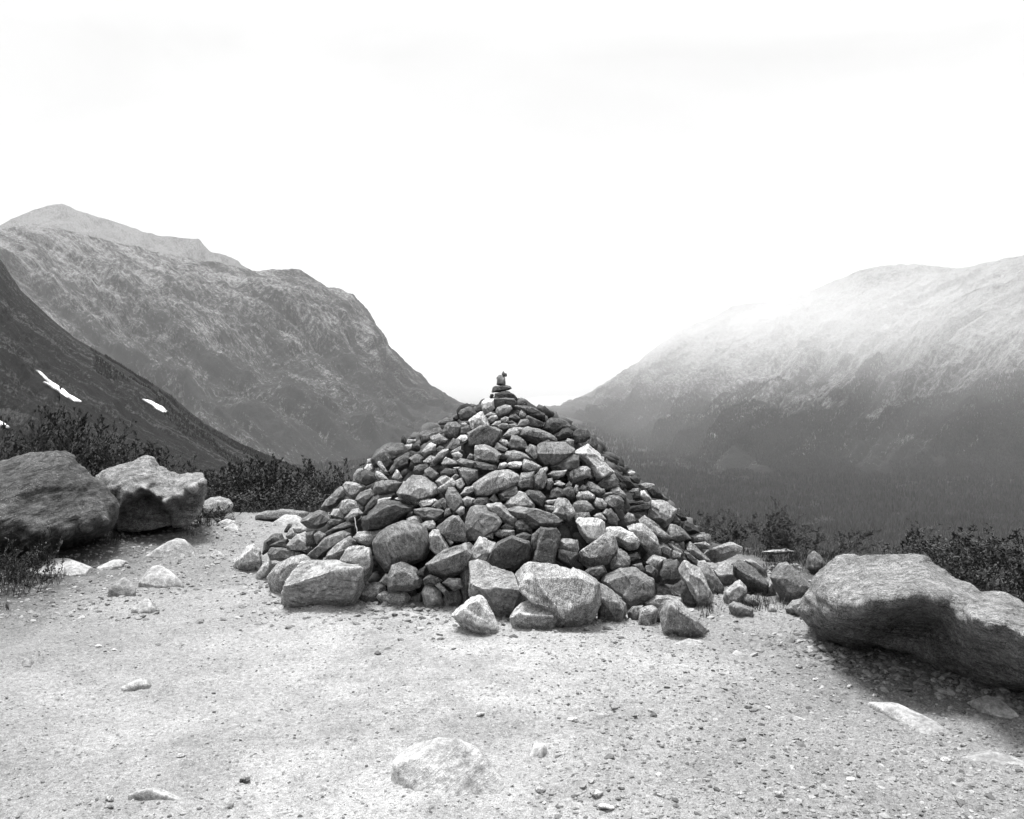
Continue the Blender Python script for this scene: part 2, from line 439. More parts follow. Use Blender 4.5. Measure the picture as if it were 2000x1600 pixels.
# ------------------------------------------------------------------ stones of the cairn
# crop tone round outline [^ ridge points that stand towards the viewer] [# label @ short reference]
CROPS = {'a': (640, 700, 3.2), 'b': (440, 900, 5.0), 'c': (840, 960, 5.0), 'd': (1180, 900, 2000 / 460), 'e': (840, 700, 20 / 3),
         'f': (640, 900, 2000 / 260), 'g': (640, 820, 10.0), 'h': (1040, 860, 10.0), 'p': (0, 0, 1.0)}
STONES = """
e d 0 930,215 950,165 970,205 985,228 965,243 # pointed dark shard at the very tip of the cairn @ the tip shard
e m 1 968,190 990,193 1002,234 975,240
e m 4 868,345 872,265 890,222 935,215 968,240 982,352 930,356 # rough upright nub stone carrying the tip shard @ the upright nub
e d 4 860,262 875,238 897,234 888,275
e d 3 805,446 822,380 860,350 985,355 1045,370 1060,395 1020,415 890,442 # flat dark capstone under the upright nub, overhanging to one side @ the flat capstone
e k 2 835,525 845,455 1000,432 1080,465 1142,520 1138,590 1080,565 960,530 # black angular block directly under the flat capstone @ the black top block
e k 4 775,500 785,470 815,460 832,480 815,522 780,522
e d 1 830,520 960,512 1090,520 1130,580 1110,630 960,622 830,637 ^ 840,535 960,526 1085,535
e w 3 672,570 700,530 830,528 837,660 800,692 770,716 690,697 670,660 # pale speckled upright block left of the cairn's top stack @ the pale top block
e k 2 632,590 660,545 700,525 722,535 700,660 640,640
e l 9 857,680 880,640 980,605 1050,620 1067,660 1030,712 960,747 890,762 860,722 # light egg-shaped stone below the cairn's top stack @ the light top egg
e k 1 1130,592 1180,560 1250,552 1262,632 1180,617
e d 1 1100,635 1180,608 1280,633 1400,690 1490,758 1502,802 1480,842 1400,832 1240,702 1180,642 # long dark slab sloping down right of the top stack @ the dark top slab
e l 3 1160,740 1175,690 1200,665 1230,690 1258,742 1240,792 1185,792
e d 2 1250,745 1320,788 1482,850 1450,895 1380,915 1290,880
e m 2 1130,885 1180,800 1260,788 1312,830 1260,882 1150,912
e d 3 1020,770 1040,740 1110,722 1182,790 1130,833 1060,802
e d 2 588,640 640,590 672,588 678,692 640,712 590,692
e d 8 368,720 400,670 500,633 575,653 602,720 580,772 480,814 400,818 380,772 # rough round dark stone on the upper left edge @ the round dark edge stone
e w 2 500,800 620,750 640,705 670,703 775,862 700,885 640,935 540,948 525,900 550,850 # large pale wedge with a small point, below the pale top block @ the pale wedge
e m 4 690,760 790,698 852,720 852,748 760,783
e l 8 745,790 790,752 862,738 882,780 830,824 790,843
e l 8 920,790 980,758 1022,773 1028,832 980,848 920,828
e l 7 798,872 850,823 917,813 922,842 880,883 840,893
e m 7 878,880 930,842 1022,852 1034,902 960,928 890,913
e m 7 1028,860 1100,848 1144,882 1122,913 1040,903
e d 6 1028,825 1070,812 1142,862 1122,878 1050,852
e d 1 102,852 130,818 200,793 330,788 352,832 200,853 150,873
e k 2 298,782 350,738 368,802 345,824
e m 8 173,960 190,880 240,832 340,827 404,880 393,952 350,1053 260,1043 200,1003 # medium grey rounded stone low in the pile's upper left @ the grey upper dome
e w 6 408,850 450,838 488,860 460,898 420,883
e d 4 398,905 500,868 544,930 470,994 398,993
a d 1 578,456 700,433 722,460 700,482 640,512 588,532
e m 1 488,980 700,878 742,862 934,960 912,1033 830,1155 590,1140 500,1145 495,1040 ^ 510,1000 705,893 745,880 900,970 # large mid-grey gable-shaped block high in the middle of the cairn @ the gable block
e w 4 338,1060 400,1003 492,997 513,1022 460,1083 400,1113
e l 4 955,1005 1030,918 1100,902 1214,908 1170,983 1090,963 1010,1043
e m 6 1170,1002 1210,918 1280,892 1400,917 1560,977 1643,1040 1654,1083 1560,1088 1410,1114 1300,1084 # long smooth grey bolster stone on the upper right slope @ the grey bolster
e k 2 1636,1010 1720,918 1800,902 1865,950 1855,1043 1750,1064 1660,1074
e d 7 1465,920 1510,828 1570,776 1700,782 1760,798 1838,890 1760,910 1660,965 1600,990 1500,935 # dark rounded hump on the upper right skyline @ the dark hump
a d 7 1525,485 1560,438 1622,443 1643,492 1610,523 1540,533
e w 8 898,1080 930,1048 1000,1068 1034,1122 990,1158 930,1123
e m 3 1028,1105 1060,1002 1130,1007 1244,1080 1274,1162 1160,1205 1070,1195 1030,1153
e m 3 836,1165 880,1098 1014,1180 1003,1204 960,1224
e l 1 578,1325 588,1142 730,1122 955,1230 870,1295 872,1375 620,1345 # pale square-edged slab beneath the gable block @ the pale square slab
e k 2 843,1302 880,1258 950,1238 1014,1292 1003,1324 860,1324
e l 6 965,1260 1000,1208 1100,1198 1230,1238 1314,1312 1220,1344 1010,1350 # light flattish smooth stone below the small black wedge @ the light flat pillow
e m 5 1366,1212 1400,1138 1500,1088 1750,1087 1884,1190 1885,1243 1700,1284 1685,1400 1480,1414 1386,1334 ^ 1400,1250 1690,1260 # large speckled grey stone below the grey bolster @ the speckled grey stone
e w 3 1478,1092 1530,1033 1567,1060 1563,1082
e m 2 1756,1102 1800,1042 1874,1070 1874,1153 1840,1174
e m 3 1242,1212 1310,1118 1372,1138 1404,1200 1393,1303 1350,1334
e m 1 348,1333 400,1302 570,1338 582,1424 500,1434 358,1384
e d 0 578,1342 870,1382 874,1472 700,1454 588,1414 # dark straight-edged ledge under the pale square slab @ the dark ledge
e l 3 148,1372 200,1288 330,1338 363,1382 300,1393 168,1404
e l 3 0,1405 110,1238 190,1178 244,1188 232,1243 170,1314 60,1394
e d 1 198,1174 290,1042 374,1080 393,1123 280,1194 218,1194
e l 2 263,1224 390,1148 404,1193 300,1243
e l 4 278,1242 370,1213 424,1260 413,1313 318,1303
e m 3 478,1312 520,1238 584,1270 563,1323
e m 5 0,1033 130,978 234,1060 213,1113 90,1138 30,1113 # rounded grey block with a flat side, upper left slope @ the grey flat-sided block
a w 6 588,597 640,528 677,545 673,582 610,613 # bright pale bar-shaped stone on the upper left slope @ the bright bar
e d 4 73,1192 130,1138 184,1160 173,1204 90,1234
e w 2 877,1444 910,1368 990,1353 1014,1400 960,1434
e w 4 1000,1394 1060,1342 1110,1353 1190,1348 1204,1382 1170,1434 1040,1424 # pale double-humped slab beside the dark ledge @ the pale humped slab
e l 6 1198,1392 1240,1308 1310,1328 1454,1410 1380,1474 1300,1504 1220,1454
e w 3 1388,1492 1430,1438 1520,1413 1534,1450 1480,1524 1410,1514
e d 5 1568,1402 1690,1308 1870,1243 1934,1270 1944,1392 1850,1444 1650,1474 1578,1464 # dark plump loaf-shaped stone on the right slope @ the dark loaf
e l 5 1506,1524 1590,1468 1780,1453 1740,1534 1640,1574 1520,1534
a l 6 1493,712 1530,683 1620,673 1643,690 1642,737 1530,784 1500,762 # smooth light stone below the dark loaf @ the smooth light stone
a m 5 818,697 850,683 940,698 938,752 880,799 830,732
e d 5 133,1482 240,1433 320,1448 333,1502 230,1558 160,1524
e w 4 303,1422 400,1413 404,1440 320,1443
a d 6 268,632 310,568 390,528 470,533 493,582 430,614 350,644 298,694 # large dark grained hump on the left skyline @ the dark grained hump
a d 5 332,592 370,562 400,600 413,652 380,704 350,694 328,650 # dark upright tongue-shaped stone leaning on the dark grained hump @ the dark tongue
g w 5 1080,635 1110,595 1200,595 1230,650 1210,690 1180,640
g l 4 1110,600 1115,565 1170,560 1180,590
g l 4 1118,565 1130,530 1180,540 1165,565
g k 2 1430,470 1435,350 1470,300 1520,370 1540,450 1490,490 # small dark standing flake on the left skyline @ the standing flake
g l 2 1540,470 1570,385 1720,390 1735,440 1650,470 1560,485
g d 3 1590,370 1610,310 1720,330 1715,360 1650,385
g l 3 1510,500 1560,480 1660,470 1640,600 1560,620
g k 5 1630,600 1650,480 1730,460 1790,490 1810,590 1740,630
a d 2 393,722 430,638 520,583 533,620 510,682 440,697
a m 5 508,627 560,598 603,625 593,657 540,668
a l 3 598,642 640,608 693,618 670,653 610,667
a d 3 533,722 545,678 580,663 628,663 622,702 590,733 550,727 # rough dark knob perched on the big pale dome @ the rough dark knob
g l 8 490,1240 505,1080 560,980 620,950 700,950 640,1060 620,1210 530,1240
g d 3 625,1200 650,1040 730,960 900,1060 960,1100 860,1230 740,1290 650,1240
g w 4 715,950 770,870 880,860 930,950 900,1010 810,1040 # pale ridged stone with dimples on the left skyline @ the dimpled pale stone
g w 4 765,860 775,770 850,755 885,830 880,865
g w 2 920,1060 930,1000 1030,1000 1200,1190 1100,1240 970,1160
g l 2 980,880 1000,810 1050,830 1200,1080 1130,1070
a m 2 288,832 300,778 340,763 472,773 443,832 360,838 320,862
a l 6 433,842 480,768 530,728 590,733 692,800 693,842 640,884 560,914 520,914 450,872 # big pale speckled dome on the left half of the cairn @ the big pale dome
a w 2 403,747 430,693 450,698 468,745 440,768
a m 4 603,702 640,678 693,720 693,752 660,764 610,732
a d 4 703,722 740,688 802,693 813,722 750,753
a m 3 757,772 800,723 823,740 790,773
a l 2 673,773 730,728 763,745 773,772 700,804
a l 2 687,834 790,748 808,790 790,824 740,804 700,844
a l 4 797,772 835,747 858,790 830,824 810,814
a l 5 828,853 860,807 908,798 918,832 870,864
a m 4 733,852 750,803 790,808 833,870 858,920 830,964 790,984 745,924 # tall narrow grey blade standing in the middle of the cairn @ the grey blade
a l 8 902,802 940,748 1010,707 1130,697 1193,730 1203,772 1160,804 1060,844 990,868 930,858 # largest light oval boulder near the cairn's middle @ the light oval
a m 4 1178,793 1210,718 1292,708 1283,814 1200,824
a m 3 1283,742 1350,688 1373,760 1353,824 1290,824
a d 3 1062,847 1140,798 1183,798 1188,832 1120,894 1080,894
a d 4 1007,883 1040,847 1068,890 1050,908
a l 5 838,882 870,862 918,878 903,922 860,924
a d 5 902,907 930,873 1000,868 1013,902 970,924
a d 7 1222,842 1260,823 1330,833 1363,870 1343,932 1290,904 1248,872
a l 6 1105,913 1150,857 1200,832 1240,848 1293,910 1288,943 1200,934 1130,948 # light dome-backed stone above the long leaning slab @ the light dome-back
a m 2 1115,938 1200,918 1290,943 1400,988 1468,1040 1440,1064 1360,1054 1280,1068 1200,1003 # long grey slab leaning down to the right, mid cairn @ the long leaning slab
a l 1 997,912 1080,902 1120,938 1183,1010 1160,1064 1130,1053 1060,963 1020,942
a m 4 866,1000 890,938 930,922 1010,927 1064,980 1084,1020 1050,1084 980,1104 950,1144 880,1144 852,1102 # big blocky grey stone left of the long leaning slab @ the big grey block
a l 1 1386,985 1440,948 1445,868 1500,878 1543,960 1513,1014 1440,1004 # pale fin-shaped stone with an upright horn @ the pale fin
h l 3 240,1200 310,1170 460,1155 470,1190 430,1260 280,1265
h l 6 235,1270 280,1265 480,1300 490,1360 360,1420 270,1370
h m 3 785,1280 800,1190 950,1180 1090,1175 1205,1260 1200,1350 1030,1440 900,1490 800,1420
h d 2 330,1120 370,950 480,920 580,960 640,1080 500,1160
h d 3 560,1000 760,900 830,1000 820,1130 720,1160 640,1080
h m 2 270,950 275,760 380,740 420,850 340,970
h l 2 400,860 520,800 640,870 560,910
h d 3 640,890 720,800 770,860 760,930 640,960
h m 3 430,800 490,780 560,800 530,850 460,840
h l 3 800,960 850,865 900,880 900,1000 860,1040
h d 2 900,1000 920,930 990,870 1060,900 1070,990 960,1010
h m 3 1040,900 1090,800 1240,920 1400,960 1420,1020 1290,1080 1180,1040 1080,980
h l 4 850,1100 900,1010 1080,990 1200,1070 1220,1150 1130,1190 900,1190
h m 2 1310,1100 1370,1040 1530,1010 1560,1040 1400,1110
h l 8 1500,1040 1540,950 1610,910 1690,920 1830,1070 1790,1140 1640,1080 # light knob standing on the right shoulder of the cairn @ the right shoulder knob
h l 7 1200,1230 1250,1120 1370,1150 1460,1250 1430,1330 1330,1350 1230,1300
h m 5 1340,1140 1440,1090 1600,1070 1700,1090 1790,1200 1770,1300 1650,1420 1500,1340 1450,1250
h m 4 1360,1420 1430,1340 1500,1350 1620,1450 1700,1590 1500,1590
h l 4 1190,1480 1260,1430 1350,1420 1450,1560 1300,1560
a w 2 1546,592 1630,538 1720,618 1794,710 1740,744 1680,758 1640,682 1600,613 ^ 1605,600 1680,668 1720,735 # big pale flat slab resting on the right skyline @ the pale skyline slab
a d 1 1630,535 1660,465 1692,540 1683,577
a d 1 1684,793 1730,738 1812,738 1823,802 1750,833
h m 3 790,1420 900,1480 1010,1450 1100,1400 1130,1490 980,1560 850,1590
h d 3 0,1000 120,990 200,1060 230,1160 160,1260 60,1200 0,1130
c w 4 1425,305 1465,255 1580,262 1640,292 1705,300 1718,382 1690,475 1630,525 1530,495 1465,402 # pale blunt heart-shaped stone on the lower right slope @ the heart stone
d w 4 10,567 150,557 245,610 306,692 283,754 220,755 106,712 # bright smooth tapering stone right of the heart stone @ the bright taper
c l 3 1448,625 1560,558 1690,530 1722,402 1790,428 1834,560 1813,655 1700,715 1560,755 1468,685 # light curved flake stone under the heart stone @ the curved flake
c m 5 1815,555 1890,588 1955,660 1933,744 1830,774 1768,742
c d 6 1496,803 1560,748 1692,718 1723,792 1640,874 1560,834
c l 4 1256,495 1300,458 1440,477 1454,562 1420,624 1350,563 1268,562
c k 5 1246,562 1440,602 1423,705 1400,755 1300,714 1238,662
c d 2 1076,352 1230,357 1272,420 1233,645 1203,783 1080,754 998,722 1020,642 1058,550 ^ 1090,370 1215,375 1190,760 1020,715 # dark rectangular block standing upright on the large slab @ the dark standing block
c d 3 976,605 998,420 1080,358 1072,522 1020,644
c d 5 542,702 600,558 660,497 800,428 890,478 964,488 984,560 964,662 880,724 790,773 640,784 558,732 ^ 610,570 670,510 800,450 890,495 950,505 # big dark stone with a pale topmost corner, lower middle @ the big dark stone
c w 2 356,652 440,518 482,440 645,498 560,602 532,694 420,684 # pale square block leaning on the big dark stone @ the pale square block
c l 2 498,442 600,357 623,380 613,462 520,453
c l 7 627,403 680,372 823,378 823,432 700,454 638,432
c d 3 687,352 740,307 823,350 813,373 700,378
c d 3 827,332 850,272 903,278 994,380 993,413 848,403
c d 5 836,433 920,398 994,430 983,484 898,483
c m 1 56,352 230,228 284,228 345,330 354,484 210,484 138,443 ^ 240,245 150,430 # grey triangular stone left of the big grey block @ the grey triangle
c l 3 248,203 310,147 338,168 333,222 290,243
c l 4 -12,428 30,374 95,372 195,560 152,612 62,622 2,560 ^ 0,440 90,430 # light rounded column-shaped stone right of the big round boulder @ the light column
a m 1 612,1293 720,1208 870,1147 914,1153 884,1232 840,1324 720,1374 636,1344 ^ 640,1290 740,1250 880,1195 # long dark-sided slab under the light column @ the dark-sided slab
a m 9 284,1152 325,1090 370,1056 470,1016 550,1022 605,1050 644,1150 624,1252 550,1279 440,1320 360,1329 297,1242 # largest round grey boulder at the lower left @ the big round boulder
a m 4 372,1372 400,1298 480,1276 550,1318 593,1380 573,1434 500,1454 376,1454 # squat grey angular stone below the big round boulder @ the squat stone
b m 4 1277,1303 1400,1198 1540,1187 1574,1250 1480,1334 1350,1364
b m 5 1498,1192 1560,1107 1603,1108 1583,1223
b w 5 1477,1292 1560,1272 1780,1287 1808,1332 1760,1384 1600,1374 1488,1333 # white flat bar of stone lying at the foot of the cairn @ the white bar
a w 9 587,1462 610,1418 640,1402 702,1450 718,1512 660,1554 608,1512 # pale egg-shaped stone at the foot of the cairn @ the pale foot egg
a m 8 717,1512 750,1457 820,1452 843,1502 820,1544 740,1549
a m 6 672,1417 700,1402 758,1465 730,1484
a m 7 717,1402 760,1372 830,1377 843,1432 790,1454
a d 4 597,1372 640,1347 718,1390 660,1424 608,1414
a k 3 542,1342 613,1298 603,1373 560,1354
a d 5 508,1472 540,1437 558,1470 530,1493
a m 6 512,1503 592,1457 593,1524
c m 0 283,652 300,608 340,650 402,692 387,792 372,1002 352,1113 323,1113 318,962 298,862 328,802 308,702 # thin splinter of stone standing on end beside the stepped slab @ the thin splinter
c l 1 366,965 392,698 480,677 560,738 680,788 812,787 893,950 960,1010 944,1062 850,1184 640,1205 420,1040 ^ 375,968 500,972 640,932 780,950 885,960 # big slab with pale top and dark front, foot of the cairn @ the stepped slab
c l 2 836,803 960,687 1240,697 1480,787 1654,890 1644,1103 1594,1184 1410,1315 1285,1275 1196,1154 950,1010 886,953 ^ 910,960 1050,985 1200,1005 1400,975 1590,900 # largest pale-topped slab at the front, under the dark standing block @ the largest front slab
c m 1 1646,892 1720,918 1933,1110 1934,1203 1880,1275 1640,1205 1646,1000 ^ 1660,1030 1770,1150 1920,1140 # grey wedge right of the largest front slab @ the grey wedge
c w 2 216,1233 400,1022 470,1027 550,1098 622,1230 674,1374 600,1394 480,1374 330,1294 ^ 450,1060 480,1300 # pale shark-fin stone half sunk in the gravel at the front @ the pale shark fin
c w 5 776,1233 870,1097 1050,1032 1150,1047 1254,1150 1264,1232 1180,1334 1020,1354 900,1324 796,1274 ^ 860,1200 1050,1225 1200,1220 # round pale boulder at the front with a dark underside @ the front pale boulder
d m 6 -20,1015 0,968 130,906 240,907 382,1008 424,1080 403,1133 200,1245 30,1093 # big round grey boulder at the lower right front @ the right round boulder
d l 5 417,1092 430,1037 500,1037 624,1130 603,1153 440,1154
d l 3 346,1223 450,1148 560,1137 663,1168 684,1222 600,1204 520,1254 358,1244
d l 2 486,1292 530,1197 640,1197 692,1290 894,1442 864,1494 700,1474 488,1424 ^ 560,1225 700,1330 880,1440 # pale-edged wedge at the front right foot of the cairn @ the front wedge
d l 4 286,1392 300,1257 400,1227 453,1258 433,1384 330,1404
d m 4 196,1292 240,1237 330,1227 303,1263 280,1354 240,1364
d d 2 436,1272 510,1227 503,1374 440,1384
d l 3 646,888 700,857 820,918 862,1000 934,1140 924,1224 820,1255 796,1200 700,1000 # long pale slab leaning on the right slope @ the long pale slab
d d 3 650,1012 690,997 803,1038 814,1234 760,1255 647,1142
d m 2 786,862 870,847 1018,1060 1013,1113 940,1134 826,932 # narrow grey plank of stone lying down the right slope @ the stone plank
d d 1 677,772 720,778 823,900 780,914 697,842
d m 2 696,702 750,687 904,850 860,864 756,802
d l 3 846,812 900,758 1000,738 1100,688 1184,718 1144,784 940,874 878,842 # light flat stone projecting from the right edge of the cairn @ the projecting flat stone
d l 4 926,922 1030,856 1093,888 1134,990 1060,1055 1008,1003 948,962 ^ 950,940 1000,960 1110,980 # light cube-like stone below the projecting flat stone @ the light cube
d l 3 1015,1103 1150,1005 1204,1058 1214,1112 1130,1194 1038,1228 1012,1153 # light faceted stone at the cairn's right foot @ the faceted foot stone
d d 2 1086,882 1140,827 1270,907 1404,1030 1384,1124 1200,1044 1096,932 ^ 1110,900 1210,1000 1370,1040 # dark slab with a lighter top right of the light cube @ the dark right slab
d m 4 1196,842 1260,837 1394,940 1383,984 1260,904
d m 7 1406,985 1480,877 1550,861 1604,898 1704,1020 1764,1080 1744,1144 1600,1194 1536,1174 1438,1053 # tall grey cone-backed stone between the cairn and the huge boulder @ the cone-backed stone
d l 4 1377,1082 1410,1017 1463,1080 1453,1134 1400,1144
d m 5 1177,1192 1220,1127 1334,1220 1303,1243 1200,1204
d m 3 1056,1222 1100,1192 1264,1250 1243,1292 1270,1344 1120,1324 1077,1273
d m 6 1536,1252 1600,1187 1724,1157 1693,1253 1650,1304
d m 4 1387,1283 1430,1227 1463,1260 1453,1304
d l 1 376,472 410,338 540,347 614,410 584,502 520,564 # flat light flagstone tilted on the right slope @ the tilted flagstone
d m 2 286,502 340,457 430,558 562,670 480,693 418,642 358,562
d m 2 546,682 538,600 560,537 640,547 734,660 640,694
d d 2 556,532 590,447 643,500 654,552
d l 4 186,553 250,527 350,537 434,640 484,792 390,804 308,692 288,622
d m 4 56,873 120,737 204,818 224,882 180,914 68,934
d d 3 463,962 500,847 640,837 653,992 600,1054 478,1034
d l 4 356,854 430,797 530,828 480,903 458,934
d m 3 453,722 500,697 573,750 553,834 488,793
d l 3 542,834 580,757 653,788 643,833
d m 5 538,702 570,702 673,790 663,824 590,754
d d 3 356,893 400,877 464,940 423,994 348,953
d m 5 168,482 200,442 253,458 263,512 210,534 173,522
d d 8 6,423 60,407 114,480 113,554 18,534
d k 0 207,442 220,398 393,368 404,412 300,444
d k 1 207,362 330,337 348,372 230,388
d k 1 243,332 255,262 303,268 308,328
d w 3 303,322 310,257 340,252 404,330 360,354
d w 4 217,267 245,232 293,233 293,262 240,278
d l 3 287,203 350,187 433,198 433,233 318,253
d k 1 357,243 400,212 504,310 493,328 398,313
d k 2 86,92 230,178 274,230 200,253 138,183
d k 4 217,142 270,117 308,155 293,193 238,184
d w 7 203,101 230,86 262,96 252,127 213,127 # small white pebble perched on the right skyline stones @ the white skyline pebble
d d 3 -5,152 100,147 123,190 103,253 18,233
d k 2 128,182 180,177 193,232 148,253
d k 1 588,412 640,397 704,490 693,513 638,503
d k 1 687,512 760,547 814,600 740,634 668,563
d m 2 727,644 880,617 914,660 903,693 820,684 738,693
d l 2 757,703 860,687 904,720 893,754 798,743
d d 4 240,880 320,868 343,930 290,963
d k 4 198,802 280,777 313,830 230,873
b l 1 552,1182 620,1056 740,1001 1080,987 1300,997 1349,1040 1364,1200 1290,1325 900,1375 640,1405 572,1372 597,1300 ^ 580,1215 650,1222 820,1150 1000,1085 1150,1050 1335,1050 # big low slab with pale top and dark front, left foot @ the low left slab
b l 7 406,1133 500,1017 640,937 760,917 874,970 863,993 700,1014 610,1074 564,1170 563,1284 456,1243 # smooth light sausage-shaped stone behind the low left slab @ the smooth sausage
b l 6 1115,993 1200,857 1340,837 1414,858 1444,1000 1424,1113 1360,1184 1340,1044 1300,1004
b m 4 816,913 970,747 1150,687 1224,718 1060,814 960,924 890,984
b l 3 946,993 1000,887 1100,797 1200,737 1294,830 1200,864 1120,994
b m 4 416,903 440,847 560,847 700,877 824,898 834,923 700,924 590,984 446,973
b d 5 366,913 380,787 480,707 550,707 584,770 500,794 430,844
b d 3 427,833 520,787 613,767 643,853 560,864
b l 2 606,823 700,787 720,717 800,717 793,833 844,850 770,884 638,873
b d 0 787,702 862,687 873,833 788,844
b k 0 572,703 620,617 658,617 622,703
b l 3 587,743 640,657 663,700 724,728 703,773 618,763
b l 4 657,653 760,637 794,680 720,714 678,703
b m 4 867,723 920,687 984,720 963,773 898,813
b w 1 76,1023 100,947 220,828 272,817 334,868 364,970 354,1003 200,1044 108,1048 ^ 110,1000 250,990 245,860 # pale pyramid stone lying alone left of the cairn @ the lone pyramid
b l 3 297,1093 350,1017 430,936 449,990 400,1094 338,1124
b m 3 417,1093 430,997 500,987 554,1010 480,1084
b m 5 726,593 760,557 920,477 1004,498 1034,580 960,634 860,674 788,643 # hunched grey stone at the far left edge of the cairn @ the hunched stone
b m 2 936,463 980,387 1120,256 1169,268 1154,352 1090,444 1000,484
b l 6 1147,243 1180,207 1290,217 1374,258 1343,322 1280,384 1220,374 1168,302 # light speckled blocky stone on the left slope @ the light left block
b m 5 1267,383 1320,307 1420,277 1454,330 1380,434 1340,454
b l 9 1116,473 1140,397 1200,372 1290,397 1364,460 1343,513 1250,504 1150,524 # light round cobble on the left slope @ the light cobble
b d 4 1362,513 1380,437 1440,356 1504,348 1473,422 1400,504
b w 2 1467,432 1480,378 1550,362 1618,357 1613,382 1530,404
b d 1 1335,565 1540,396 1660,396 1824,448 1834,502 1700,584 1550,664 1370,694 1336,622 ^ 1390,570 1560,455 1660,425 1790,470 # long dark layered slab striped with pale bands, left slope @ the striped slab
b l 2 1251,743 1300,697 1544,677 1480,784 1400,834 1308,813 # pale layered stone under the striped slab @ the pale layered stone
b l 3 1177,563 1230,497 1290,467 1344,518 1280,533 1230,574 1198,603
b l 4 1027,533 1060,477 1120,467 1184,530 1160,584 1080,553
b d 4 997,602 1040,567 1143,578 1133,622 1000,653
b d 1 977,703 1130,627 1240,587 1264,638 1100,694 998,723
f w 2 1355,620 1400,595 1610,570 1650,600 1560,680 1430,710
f d 2 1560,700 1650,600 1690,590 1740,690 1690,750
f m 4 1295,730 1420,735 1540,700 1690,720 1760,760 1720,830 1600,920 1400,870 1310,790 # grey tongue-shaped stone right of the striped slab @ the grey tongue
f d 4 1670,590 1730,560 1790,600 1800,740 1740,740
f l 5 1185,870 1290,830 1380,835 1430,930 1320,960 1200,920
f l 6 1380,970 1470,910 1560,890 1620,960 1600,1030 1480,1060
f w 6 1010,575 1060,545 1150,565 1180,595 1120,620
f m 4 250,860 370,730 440,715 520,790 440,850 400,900 290,930
f k 3 1180,860 1210,770 1290,760 1280,830
f k 5 1210,600 1420,570 1430,680 1300,690
f l 3 1780,1180 1850,1200 1890,1240 1840,1280
f d 3 1760,740 1840,700 1860,800 1750,850
"""
# ------------------------------------------------------------------ stones
AX, AY = -0.05, 7.65                                     # axis of the cairn
PZ = np.array([-0.6, -0.1, 0.0, 0.07, 0.454, 0.96, 1.27, 1.35, 1.40])
PR = np.array([2.05, 1.98, 1.92, 1.86, 1.44, 0.87, 0.33, 0.13, 0.0])
def cairn_r(z):
    return np.interp(z, PZ, PR)
_D = np.arange(4.8, 9.6, 0.004)
def cairn_depth(px, py):
    P = np.array([0, 0, HC]) + ray(px, py)[None] * _D[:, None]
    e = np.hypot(P[:, 0] - AX, (P[:, 1] - AY) * 1.22) - np.where(P[:, 2] > 1.4, -0.02, cairn_r(P[:, 2]))
    h = np.nonzero(e <= 0)[0]
    return _D[h[0]] if len(h) else _D[np.argmin(e)]

TONES = {'w': 0.31, 'l': 0.205, 'm': 0.128, 'd': 0.068, 'k': 0.03}

def hull_planes(P):
    bm = bmesh.new()
    for p in P:
        bm.verts.new(p)
    bmesh.ops.convex_hull(bm, input=bm.verts)
    bm.normal_update()
    pl = []
    for f in bm.faces:
        n = np.array(f.normal)
        if np.linalg.norm(n) < 0.5:
            continue
        d = float(n @ np.array(f.verts[0].co))
        if d > 1e-6 and not any(n @ q[0] > 0.996 and abs(d - q[1]) < 0.03 for q in pl):
            pl.append((n, d))
    bm.free()
    return np.array([q[0] for q in pl]), np.array([q[1] for q in pl])

